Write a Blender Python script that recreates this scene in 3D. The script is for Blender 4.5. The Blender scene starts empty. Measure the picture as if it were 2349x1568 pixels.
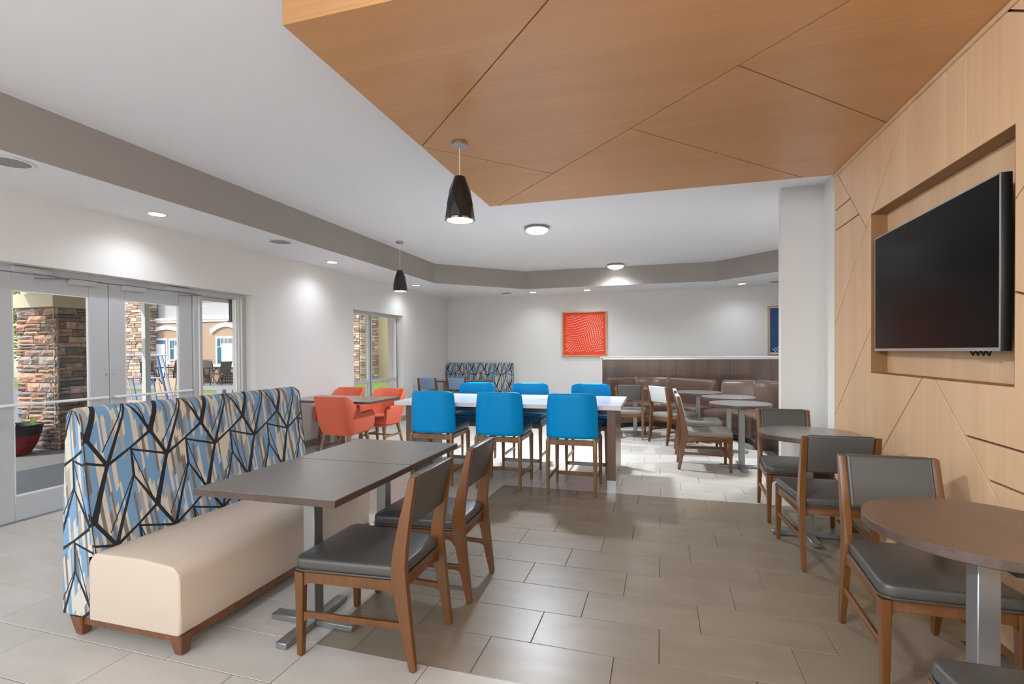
import bpy, bmesh, math, random
from math import sin, cos, pi, sqrt, floor, radians
from mathutils import Vector, Matrix

random.seed(7)
scene = bpy.context.scene
COL = scene.collection

# ------------------------------------------------------------------ camera
CAM_H = 1.44
F_PX, YAW, PITCH, ROLL, CY = 1137.9, 0.2799, -0.0112, -0.0068, 819.06
fwd = Vector((-sin(YAW) * cos(PITCH), cos(YAW) * cos(PITCH), sin(PITCH)))
r0 = Vector((cos(YAW), sin(YAW), 0))
u0 = r0.cross(fwd)
RIGHT = r0 * cos(ROLL) + u0 * sin(ROLL)
UP = -r0 * sin(ROLL) + u0 * cos(ROLL)
cam_d = bpy.data.cameras.new('camera')
cam = bpy.data.objects.new('camera', cam_d)
COL.objects.link(cam)
M = Matrix.Identity(4)
for i in range(3):
    M[i][0], M[i][1], M[i][2] = RIGHT[i], UP[i], -fwd[i]
M[0][3], M[1][3], M[2][3] = 0, 0, CAM_H
cam.matrix_world = M
cam_d.sensor_width = 36
cam_d.lens = F_PX / 2349 * 36
cam_d.shift_y = (CY - 784) / 2349
cam_d.clip_start = 0.02
cam_d.clip_end = 300
scene.camera = cam


def to_px(p):
    w = Vector(p) - Vector((0, 0, CAM_H))
    d = w.dot(fwd)
    if d < 0.05:
        return None
    return 1174.5 + F_PX * w.dot(RIGHT) / d, CY - F_PX * w.dot(UP) / d, d


def ray_pt(x, y, d):
    """point of the place at depth d that was measured at photo position x, y"""
    r = fwd + RIGHT * ((x - 1174.5) / F_PX) + UP * ((CY - y) / F_PX)
    return Vector((0, 0, CAM_H)) + r * d


# ------------------------------------------------------------------ light and exposure
scene.view_settings.view_transform = 'Standard'
scene.view_settings.look = 'None'
scene.view_settings.gamma = 1
scene.view_settings.use_curve_mapping = False
scene.view_settings.exposure = 0.2

SKY_STRENGTH = 0.38
SUN_STRENGTH = 2.4
world = bpy.data.worlds.new('sky_world')
scene.world = world
world.use_nodes = True
wn = world.node_tree
bg = wn.nodes['Background']
sky = wn.nodes.new('ShaderNodeTexSky')
sky.sky_type = 'NISHITA'
sky.sun_disc = False
sky.sun_elevation = radians(42)
sky.sun_rotation = radians(200)
wn.links.new(sky.outputs['Color'], bg.inputs['Color'])
bg.inputs['Strength'].default_value = SKY_STRENGTH

sun_d = bpy.data.lights.new('sun', 'SUN')
sun_d.energy = SUN_STRENGTH
sun_d.angle = radians(0.8)
sun_d.color = (1.0, 0.93, 0.82)
sun = bpy.data.objects.new('sun', sun_d)
COL.objects.link(sun)
sun.location = (-20, -30, 40)
sun.rotation_euler = Vector((0.45, 0.75, -0.65)).to_track_quat('-Z', 'Y').to_euler()


# ------------------------------------------------------------------ helpers
def lin(c):
    return tuple(((v / 255) / 12.92 if v / 255 <= 0.04045 else ((v / 255 + 0.055) / 1.055) ** 2.4) for v in c) + (1,)


def tag(o, label=None, cat=None, group=None, kind=None):
    if label: o['label'] = label
    if cat: o['category'] = cat
    if group: o['group'] = group
    if kind: o['kind'] = kind
    return o


def empty(name, loc, rz=0, label=None, cat=None, group=None):
    o = bpy.data.objects.new(name, None)
    o.empty_display_size = 0.1
    COL.objects.link(o)
    o.location = loc
    o.rotation_euler = (0, 0, rz)
    return tag(o, label, cat, group)


def finish(name, bm, mat, parent=None, smooth=40, loc=None):
    me = bpy.data.meshes.new(name)
    bmesh.ops.recalc_face_normals(bm, faces=bm.faces)
    bm.to_mesh(me)
    bm.free()
    if mat:
        me.materials.append(mat)
    if smooth:
        for p in me.polygons:
            p.use_smooth = True
        me.set_sharp_from_angle(angle=radians(smooth))
    o = bpy.data.objects.new(name, me)
    COL.objects.link(o)
    if parent is not None:
        o.parent = parent
    if loc is not None:
        o.location = loc
    return o


def inst(name, me, parent=None, loc=(0, 0, 0), rot=(0, 0, 0), scale=(1, 1, 1)):
    o = bpy.data.objects.new(name, me)
    COL.objects.link(o)
    o.parent = parent
    o.location, o.rotation_euler, o.scale = loc, rot, scale
    return o


def dup(root, loc, rz=0.0, label=None, group=None):
    r = root.copy()
    COL.objects.link(r)
    r.location = loc
    r.rotation_euler = (0, 0, rz)
    if label: r['label'] = label
    if group: r['group'] = group
    for ch in list(root.children):
        c = ch.copy()
        COL.objects.link(c)
        c.parent = r
        for g in list(ch.children):
            d = g.copy()
            COL.objects.link(d)
            d.parent = c
    return r


def box(bm, x0, x1, y0, y1, z0, z1, bev=0.0, seg=1):
    vs = [bm.verts.new((x, y, z)) for z in (z0, z1) for y in (y0, y1) for x in (x0, x1)]
    fs = [bm.faces.new([vs[i] for i in q]) for q in
          ((0, 2, 3, 1), (4, 5, 7, 6), (0, 1, 5, 4), (2, 6, 7, 3), (0, 4, 6, 2), (1, 3, 7, 5))]
    if bev:
        es = list({e for f in fs for e in f.edges})
        bmesh.ops.bevel(bm, geom=es, offset=bev, segments=seg, affect='EDGES', profile=0.5)


def mkbox(name, mat, parent, x0, x1, y0, y1, z0, z1, bev=0.0, seg=1):
    bm = bmesh.new()
    box(bm, x0, x1, y0, y1, z0, z1, bev, seg)
    return finish(name, bm, mat, parent, smooth=40 if bev else 0)


def loft(bm, rings, caps=True, closed=False):
    """rings: list of equal-length closed point loops"""
    vr = [[bm.verts.new(p) for p in r] for r in rings]
    n = len(vr[0])
    m = len(vr)
    for i in range(m if closed else m - 1):
        a, b = vr[i], vr[(i + 1) % m]
        for k in range(n):
            bm.faces.new((a[k], a[(k + 1) % n], b[(k + 1) % n], b[k]))
    if caps and not closed:
        bm.faces.new(list(reversed(vr[0])))
        bm.faces.new(vr[-1])
    return vr


def rect_ring(cx, cy, z, hx, hy, c=0.25):
    """rectangle ring with chamfered corners"""
    k = min(hx, hy) * c
    return [(cx - hx + k, cy - hy, z), (cx + hx - k, cy - hy, z), (cx + hx, cy - hy + k, z), (cx + hx, cy + hy - k, z),
            (cx + hx - k, cy + hy, z), (cx - hx + k, cy + hy, z), (cx - hx, cy + hy - k, z), (cx - hx, cy - hy + k, z)]


def taper_leg(bm, p0, p1, h0, h1, c=0.3):
    """tapered square leg from foot p0 to top p1"""
    loft(bm, [rect_ring(p0[0], p0[1], p0[2], h0[0], h0[1], c), rect_ring(p1[0], p1[1], p1[2], h1[0], h1[1], c)])


def prism(bm, pts, axis, a0, a1, bev=0.0, seg=2):
    """polygon extruded along an axis: pts are the other two coordinates in xyz order"""
    def mk(p, a):
        if axis == 'x': return (a, p[0], p[1])
        if axis == 'y': return (p[0], a, p[1])
        return (p[0], p[1], a)
    A = [bm.verts.new(mk(p, a0)) for p in pts]
    B = [bm.verts.new(mk(p, a1)) for p in pts]
    n = len(pts)
    fs = [bm.faces.new(A), bm.faces.new(list(reversed(B)))]
    for i in range(n):
        fs.append(bm.faces.new((A[i], B[i], B[(i + 1) % n], A[(i + 1) % n])))
    if bev:
        es = list({e for f in fs[:2] for e in f.edges})
        bmesh.ops.bevel(bm, geom=es, offset=bev, segments=seg, affect='EDGES', profile=0.5)


def frame_at(t):
    t = Vector(t).normalized()
    up = Vector((0, 0, 1)) if abs(t.z) < 0.95 else Vector((1, 0, 0))
    a = t.cross(up).normalized()
    return a, t.cross(a).normalized()


def tube(bm, pts, r, n=8, caps=True):
    pts = [Vector(p) for p in pts]
    rings = []
    for i, p in enumerate(pts):
        t = (pts[min(i + 1, len(pts) - 1)] - pts[max(i - 1, 0)])
        a, b = frame_at(t)
        rr = r[i] if isinstance(r, (list, tuple)) else r
        rings.append([p + a * (rr * cos(2 * pi * k / n)) + b * (rr * sin(2 * pi * k / n)) for k in range(n)])
    loft(bm, rings, caps)


def lathe(bm, prof, n=32, cx=0, cy=0, cap0=True, cap1=True):
    rings = []
    for r, z in prof:
        rings.append([(cx + r * cos(2 * pi * k / n), cy + r * sin(2 * pi * k / n), z) for k in range(n)])
    vr = loft(bm, rings, caps=False)
    if cap0: bm.faces.new(list(reversed(vr[0])))
    if cap1: bm.faces.new(vr[-1])


def rrect(x0, x1, y0, y1, r, n=5):
    pts = []
    for cx, cy, a0 in ((x1 - r, y1 - r, 0), (x0 + r, y1 - r, 90), (x0 + r, y0 + r, 180), (x1 - r, y0 + r, 270)):
        for k in range(n + 1):
            a = radians(a0 + 90 * k / n)
            pts.append((cx + r * cos(a), cy + r * sin(a)))
    return pts


def cushion(bm, x0, x1, y0, y1, z0, z1, rc, re, crown=0.0, warp=None, n=5):
    """rounded slab with soft edges; warp maps (x,y,z)->(x,y,z)"""
    steps = [(re, z0), (re * .3, z0 + re * .3), (0, z0 + re), (0, z1 - re), (re * .12, z1 - re * .45),
             (re * .42, z1 - re * .12), (re, z1)]
    if crown:
        w = min(x1 - x0, y1 - y0) / 2
        for f in (.3, .6, .92):
            steps.append((re + (w - re) * f, z1 + crown * (1 - (1 - f) ** 2)))
    rings = []
    for ins, z in steps:
        r = max(rc - ins, 0.004)
        ring = [(x, y, z) for x, y in rrect(x0 + ins, x1 - ins, y0 + ins, y1 - ins, min(r, (x1 - x0) / 2 - ins - .001, (y1 - y0) / 2 - ins - .001), n)]
        if warp:
            ring = [warp(*p) for p in ring]
        rings.append(ring)
    loft(bm, rings)


# ------------------------------------------------------------------ materials
def new_mat(name):
    m = bpy.data.materials.new(name)
    m.use_nodes = True
    return m, m.node_tree.nodes, m.node_tree.links, m.node_tree.nodes['Principled BSDF']


def simple(name, rgb, rough=0.5, metal=0.0, noise=0.0, scale=30.0, bump=0.0, spec=0.5, coat=0.0, bscale=None):
    m, N, L, b = new_mat(name)
    c = lin(rgb)
    b.inputs['Base Color'].default_value = c
    b.inputs['Roughness'].default_value = rough
    b.inputs['Metallic'].default_value = metal
    b.inputs['Specular IOR Level'].default_value = spec
    if coat: b.inputs['Coat Weight'].default_value = coat
    if noise or bump:
        tc = N.new('ShaderNodeTexCoord')
        nz = N.new('ShaderNodeTexNoise')
        nz.inputs['Scale'].default_value = scale
        nz.inputs['Detail'].default_value = 4
        L.new(tc.outputs['Object'], nz.inputs['Vector'])
        if noise:
            mx = N.new('ShaderNodeMix')
            mx.data_type = 'RGBA'
            mx.inputs['A'].default_value = tuple(v * (1 - noise) for v in c[:3]) + (1,)
            mx.inputs['B'].default_value = tuple(min(1, v * (1 + noise)) for v in c[:3]) + (1,)
            L.new(nz.outputs['Fac'], mx.inputs['Factor'])
            L.new(mx.outputs['Result'], b.inputs['Base Color'])
        if bump:
            n2 = nz
            if bscale:
                n2 = N.new('ShaderNodeTexNoise')
                n2.inputs['Scale'].default_value = bscale
                L.new(tc.outputs['Object'], n2.inputs['Vector'])
            bp = N.new('ShaderNodeBump')
            bp.inputs['Strength'].default_value = bump
            bp.inputs['Distance'].default_value = 0.003
            L.new(n2.outputs['Fac'], bp.inputs['Height'])
            L.new(bp.outputs['Normal'], b.inputs['Normal'])
    return m


def wood(name, dark, light, axis='z', scale=1.0, rough=0.4, coat=0.0, fine=60.0, long=1.5):
    m, N, L, b = new_mat(name)
    tc = N.new('ShaderNodeTexCoord')
    mp = N.new('ShaderNodeMapping')
    s = [fine * scale] * 3
    s['xyz'.index(axis)] = long * scale
    mp.inputs['Scale'].default_value = s
    L.new(tc.outputs['Object'], mp.inputs['Vector'])
    nz = N.new('ShaderNodeTexNoise')
    nz.inputs['Scale'].default_value = 1
    nz.inputs['Detail'].default_value = 5
    nz.inputs['Roughness'].default_value = .6
    L.new(mp.outputs['Vector'], nz.inputs['Vector'])
    mp2 = N.new('ShaderNodeMapping')
    s2 = [6 * scale] * 3
    s2['xyz'.index(axis)] = .5 * scale
    mp2.inputs['Scale'].default_value = s2
    L.new(tc.outputs['Object'], mp2.inputs['Vector'])
    n2 = N.new('ShaderNodeTexNoise')
    n2.inputs['Scale'].default_value = 1
    n2.inputs['Detail'].default_value = 2
    L.new(mp2.outputs['Vector'], n2.inputs['Vector'])
    ad = N.new('ShaderNodeMath')
    ad.operation = 'ADD'
    mu = N.new('ShaderNodeMath')
    mu.operation = 'MULTIPLY'
    mu.inputs[1].default_value = .5
    L.new(nz.outputs['Fac'], ad.inputs[0])
    L.new(n2.outputs['Fac'], ad.inputs[1])
    L.new(ad.outputs[0], mu.inputs[0])
    cr = N.new('ShaderNodeValToRGB')
    cr.color_ramp.elements[0].position = .33
    cr.color_ramp.elements[1].position = .67
    cr.color_ramp.elements[0].color = lin(dark)
    cr.color_ramp.elements[1].color = lin(light)
    L.new(mu.outputs[0], cr.inputs['Fac'])
    L.new(cr.outputs['Color'], b.inputs['Base Color'])
    b.inputs['Roughness'].default_value = rough
    if coat:
        b.inputs['Coat Weight'].default_value = coat
        b.inputs['Coat Roughness'].default_value = .25
    return m


def emit(name, rgb, strength):
    m, N, L, b = new_mat(name)
    b.inputs['Base Color'].default_value = (.8, .8, .8, 1)
    b.inputs['Emission Color'].default_value = tuple(rgb) + (1,)
    b.inputs['Emission Strength'].default_value = strength
    return m


def glass_mat(name, tint=(1, 1, 1), refl=0.06):
    m, N, L, b = new_mat(name)
    out = N['Material Output']
    N.remove(b)
    tr = N.new('ShaderNodeBsdfTransparent')
    tr.inputs['Color'].default_value = tuple(tint) + (1,)
    gl = N.new('ShaderNodeBsdfGlossy')
    gl.inputs['Roughness'].default_value = 0.02
    lw = N.new('ShaderNodeLayerWeight')
    lw.inputs['Blend'].default_value = .5
    pw = N.new('ShaderNodeMath')
    pw.operation = 'POWER'
    pw.inputs[1].default_value = 4
    sc_ = N.new('ShaderNodeMath')
    sc_.operation = 'MULTIPLY_ADD'
    sc_.inputs[1].default_value = .5
    sc_.inputs[2].default_value = .025
    L.new(lw.outputs['Facing'], pw.inputs[0])
    L.new(pw.outputs[0], sc_.inputs[0])
    mx = N.new('ShaderNodeMixShader')
    L.new(sc_.outputs[0], mx.inputs['Fac'])
    L.new(tr.outputs[0], mx.inputs[1])
    L.new(gl.outputs[0], mx.inputs[2])
    L.new(mx.outputs[0], out.inputs['Surface'])
    return m


MAT = {}
MAT['wall'] = simple('wall_paint', (224, 221, 216), .75, bump=.06, scale=220)
MAT['ceil'] = simple('ceiling_paint', (237, 237, 238), .85, bump=.04, scale=200)
MAT['bulk'] = simple('bulkhead_taupe', (162, 154, 147), .8, bump=.05, scale=220)  # one even tone, darker than the wall colour
MAT['white_trim'] = simple('white_trim', (232, 230, 226), .5)
MAT['base'] = simple('baseboard', (150, 143, 134), .5)
MAT['wood_wall'] = wood('maple_veneer_wall', (212, 170, 128), (226, 190, 150), 'z', rough=.42, coat=.1, fine=45, long=.8)
MAT['wood_ceil'] = wood('maple_veneer_ceiling', (198, 145, 93), (210, 158, 104), 'x', rough=.38, coat=.15, fine=40, long=.7)
MAT['wood_dark_groove'] = simple('panel_groove', (96, 62, 30), .8)
MAT['niche_shade'] = wood('niche_return_shade', (132, 94, 56), (150, 108, 66), 'z', rough=.5)  # maple darkened: the recess shade is put into the colour
MAT['chair_wood'] = wood('chair_stain', (90, 53, 17), (114, 69, 24), 'z', rough=.33, coat=.25, fine=40, long=3)
MAT['stool_wood'] = wood('stool_stain', (112, 80, 46), (148, 110, 68), 'z', rough=.35, coat=.2, fine=40, long=3)
MAT['bench_wood'] = wood('bench_stain', (98, 58, 34), (128, 80, 48), 'z', rough=.38, coat=.15, fine=40, long=3)
MAT['leg_wood'] = wood('armchair_leg_stain', (112, 80, 54), (146, 108, 76), 'z', rough=.4, fine=40, long=3)
MAT['walnut'] = wood('walnut_laminate', (84, 56, 40), (128, 90, 66), 'z', rough=.28, coat=.2, fine=50, long=1.2)
MAT['vinyl_grey'] = simple('grey_vinyl', (76, 73, 68), .38, noise=.12, scale=180, bump=.12)
MAT['vinyl_taupe'] = simple('taupe_vinyl', (128, 122, 112), .45, noise=.1, scale=180, bump=.12)
MAT['vinyl_light'] = simple('light_grey_vinyl', (196, 196, 194), .5, noise=.06, scale=180, bump=.1)
MAT['fabric_bluegrey'] = simple('blue_grey_fabric', (120, 142, 168), .7, noise=.1, scale=160, bump=.2)
MAT['piping'] = simple('dark_piping', (58, 57, 56), .5)
MAT['blue_vinyl'] = simple('blue_vinyl', (0, 146, 212), .42, noise=.04, scale=90, bump=.04, spec=.15)
MAT['blue_dark'] = simple('blue_vinyl_seat', (6, 84, 122), .36, noise=.04, scale=90)
MAT['orange'] = simple('orange_fabric', (206, 96, 66), .75, noise=.12, scale=220, bump=.25)
MAT['cream'] = simple('cream_vinyl', (200, 182, 162), .5, noise=.05, scale=140, bump=.08)
MAT['brown_leather'] = simple('brown_leather', (98, 76, 64), .34, noise=.1, scale=60, bump=.12)
MAT['alu'] = simple('silver_metal', (150, 150, 150), .38, .75)
MAT['steel'] = simple('brushed_steel', (190, 190, 190), .25, .9)
MAT['frame_alu'] = simple('door_frame_aluminium', (196, 197, 199), .42, .25)
MAT['quartz'] = simple('white_quartz', (218, 220, 223), .12, noise=.02, scale=12)
MAT['lam_top'] = wood('taupe_laminate', (110, 103, 98), (126, 119, 113), 'y', rough=.3, coat=.6, fine=30, long=2)
MAT['lam_edge'] = wood('dark_laminate_edge', (66, 50, 44), (92, 74, 66), 'y', rough=.4, fine=50, long=2)
MAT['lam_reflect'] = wood('laminate_ceiling_reflection', (98, 76, 60), (116, 92, 74), 'y', rough=.32, fine=30, long=2)  # taupe laminate browned; the timber ceiling's reflection is put into its colour
MAT['black_shade'] = simple('black_glazed_shade', (30, 30, 30), .32, noise=.1, scale=40)
MAT['screen'] = simple('tv_screen', (0, 0, 0), .22, spec=.06)
MAT['black'] = simple('black_plastic', (18, 18, 18), .4)
MAT['chrome'] = simple('chrome', (200, 200, 200), .12, 1.0)
MAT['art_orange'] = simple('art_orange', (236, 64, 22), .5)
MAT['art_dash'] = simple('art_orange_relief', (255, 168, 140), .35)
MAT['art_frame'] = wood('art_frame_oak', (190, 146, 100), (212, 170, 122), 'z', rough=.5)
MAT['art_blue'] = simple('art_blue', (10, 66, 122), .35, noise=.25, scale=9)
MAT['art_light'] = simple('art_pale_blue', (150, 205, 226), .5)
MAT['grout'] = simple('grout', (92, 84, 74), .9)
MAT['concrete'] = simple('concrete', (148, 146, 144), .85, noise=.12, scale=3, bump=.2)
MAT['grass'] = simple('grass', (128, 146, 58), .9, noise=.35, scale=6, bump=.6)
MAT['stucco_tan'] = simple('stucco_tan', (168, 142, 116), .9, noise=.04, scale=20, bump=.1)
MAT['stucco_white'] = simple('stucco_white', (172, 170, 168), .9, noise=.03, scale=20)
MAT['stucco_gold'] = simple('stucco_gold', (206, 182, 138), .9, noise=.05, scale=8)
MAT['beam'] = simple('porch_beam_paint', (206, 194, 164), .7)
MAT['mortar'] = simple('mortar', (72, 62, 54), .95)
MAT['soil'] = simple('soil', (60, 44, 34), .95)
MAT['patio_metal'] = simple('patio_bronze', (74, 66, 58), .5, .3)
MAT['sling'] = simple('sling_fabric', (96, 86, 76), .7)
MAT['tube_blue'] = simple('scaffold_blue', (72, 104, 146), .45, .2)
MAT['tube_steel'] = simple('scaffold_steel', (150, 152, 156), .4, .6)
MAT['lumber'] = wood('lumber', (190, 154, 116), (214, 184, 148), 'x', rough=.7)
MAT['bark'] = simple('bark', (96, 78, 60), .9, noise=.3, scale=12, bump=.5)
MAT['leaf'] = simple('leaf_green', (120, 150, 50), .7, noise=.4, scale=4)
MAT['leaf_yellow'] = simple('leaf_yellow', (206, 186, 70), .7, noise=.3, scale=4)
MAT['pot_red'] = simple('red_glaze', (120, 22, 30), .22, noise=.2, scale=8)
MAT['pot_rim'] = simple('black_glaze', (36, 36, 44), .22)
MAT['glass'] = glass_mat('clear_glass')
MAT['dark_glass'] = simple('dark_window_glass', (96, 116, 118), .1)
MAT['blind'] = simple('white_blind', (232, 232, 230), .7)
MAT['teal'] = simple('teal_curtain', (38, 96, 112), .8)
MAT['lamp_white'] = emit('lamp_lens', (1, .97, .92), 14)
MAT['dome_glow'] = emit('dome_glass_glow', (1, .97, .92), 4.5)
MAT['shade_in'] = emit('pendant_diffuser', (1, .97, .92), 3.0)
MAT['speaker'] = simple('speaker_grille', (150, 150, 150), .8)
MAT['yellow'] = simple('yellow_paint', (240, 180, 30), .6)
MAT['bandwood'] = wood('half_wall_walnut', (70, 52, 44), (98, 75, 63), 'z', rough=.14, coat=.3, fine=30, long=1)


def stone_mat(name, cols, rough=.85):
    m, N, L, b = new_mat(name)
    oi = N.new('ShaderNodeObjectInfo')
    cr = N.new('ShaderNodeValToRGB')
    cr.color_ramp.interpolation = 'CONSTANT'
    e = cr.color_ramp.elements
    while len(e) < len(cols): e.new(.5)
    for i, c in enumerate(cols):
        e[i].position = i / len(cols)
        e[i].color = lin(c)
    L.new(oi.outputs['Random'], cr.inputs['Fac'])
    tc = N.new('ShaderNodeTexCoord')
    nz = N.new('ShaderNodeTexNoise')
    nz.inputs['Scale'].default_value = 2.2
    nz.inputs['Detail'].default_value = 5
    L.new(tc.outputs['Object'], nz.inputs['Vector'])
    mx = N.new('ShaderNodeMix')
    mx.data_type = 'RGBA'
    mx.blend_type = 'MULTIPLY'
    mx.inputs['Factor'].default_value = .75
    r2 = N.new('ShaderNodeValToRGB')
    r2.color_ramp.elements[0].color = (.35, .33, .33, 1)
    r2.color_ramp.elements[1].color = (1.25, 1.2, 1.15, 1)
    r2.color_ramp.elements[0].position = .3
    r2.color_ramp.elements[1].position = .7
    L.new(nz.outputs['Fac'], r2.inputs['Fac'])
    L.new(cr.outputs['Color'], mx.inputs['A'])
    L.new(r2.outputs['Color'], mx.inputs['B'])
    L.new(mx.outputs['Result'], b.inputs['Base Color'])
    b.inputs['Roughness'].default_value = rough
    bp = N.new('ShaderNodeBump')
    bp.inputs['Strength'].default_value = .6
    bp.inputs['Distance'].default_value = .02
    L.new(nz.outputs['Fac'], bp.inputs['Height'])
    L.new(bp.outputs['Normal'], b.inputs['Normal'])
    return m


STONES = [(170, 146, 128), (192, 154, 128), (150, 142, 136), (212, 166, 138), (136, 126, 118), (182, 168, 156), (222, 186, 160), (158, 130, 110)]
MAT['stone'] = stone_mat('ledge_stone', STONES)


def island_stone(name):
    """colour per joined stone from a face attribute"""
    m, N, L, b = new_mat(name)
    at = N.new('ShaderNodeAttribute')
    at.attribute_name = 'tone'
    cr = N.new('ShaderNodeValToRGB')
    cr.color_ramp.interpolation = 'CONSTANT'
    e = cr.color_ramp.elements
    cols = [(222, 188, 162), (190, 154, 130), (164, 136, 116), (232, 206, 180), (148, 128, 114), (208, 170, 142)]
    while len(e) < len(cols): e.new(.5)
    for i, c in enumerate(cols):
        e[i].position = i / len(cols)
        e[i].color = lin(c)
    L.new(at.outputs['Fac'], cr.inputs['Fac'])
    L.new(cr.outputs['Color'], b.inputs['Base Color'])
    b.inputs['Roughness'].default_value = .9
    return m


MAT['stone_far'] = island_stone('ledge_stone_far')


def tile_mat(name, c0, c1, c2, rough):
    m, N, L, b = new_mat(name)
    tc = N.new('ShaderNodeTexCoord')
    oi = N.new('ShaderNodeObjectInfo')
    ad = N.new('ShaderNodeVectorMath')
    ad.operation = 'ADD'
    sc = N.new('ShaderNodeVectorMath')
    sc.operation = 'SCALE'
    sc.inputs['Scale'].default_value = 37
    cb = N.new('ShaderNodeCombineXYZ')
    L.new(oi.outputs['Random'], cb.inputs[0])
    L.new(oi.outputs['Random'], cb.inputs[1])
    L.new(cb.outputs[0], sc.inputs[0])
    L.new(tc.outputs['Object'], ad.inputs[0])
    L.new(sc.outputs[0], ad.inputs[1])
    mp = N.new('ShaderNodeMapping')
    mp.inputs['Scale'].default_value = (2.2, 6, 1)
    mp.inputs['Rotation'].default_value = (0, 0, .5)
    L.new(ad.outputs[0], mp.inputs['Vector'])
    nz = N.new('ShaderNodeTexNoise')
    nz.inputs['Scale'].default_value = 1
    nz.inputs['Detail'].default_value = 4
    nz.inputs['Distortion'].default_value = .8
    L.new(mp.outputs['Vector'], nz.inputs['Vector'])
    cr = N.new('ShaderNodeValToRGB')
    e = cr.color_ramp.elements
    e[0].position, e[1].position = .3, .75
    e[0].color, e[1].color = lin(c0), lin(c1)
    L.new(nz.outputs['Fac'], cr.inputs['Fac'])
    mx = N.new('ShaderNodeMix')
    mx.data_type = 'RGBA'
    mx.inputs['B'].default_value = lin(c2)
    rn = N.new('ShaderNodeMath')
    rn.operation = 'MULTIPLY'
    rn.inputs[1].default_value = .45
    L.new(oi.outputs['Random'], rn.inputs[0])
    L.new(rn.outputs[0], mx.inputs['Factor'])
    L.new(cr.outputs['Color'], mx.inputs['A'])
    L.new(mx.outputs['Result'], b.inputs['Base Color'])
    b.inputs['Roughness'].default_value = rough
    return m


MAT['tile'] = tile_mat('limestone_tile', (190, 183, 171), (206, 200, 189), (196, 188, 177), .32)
MAT['tile_dark'] = tile_mat('taupe_tile', (128, 115, 95), (145, 132, 112), (134, 121, 101), .34)


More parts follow.
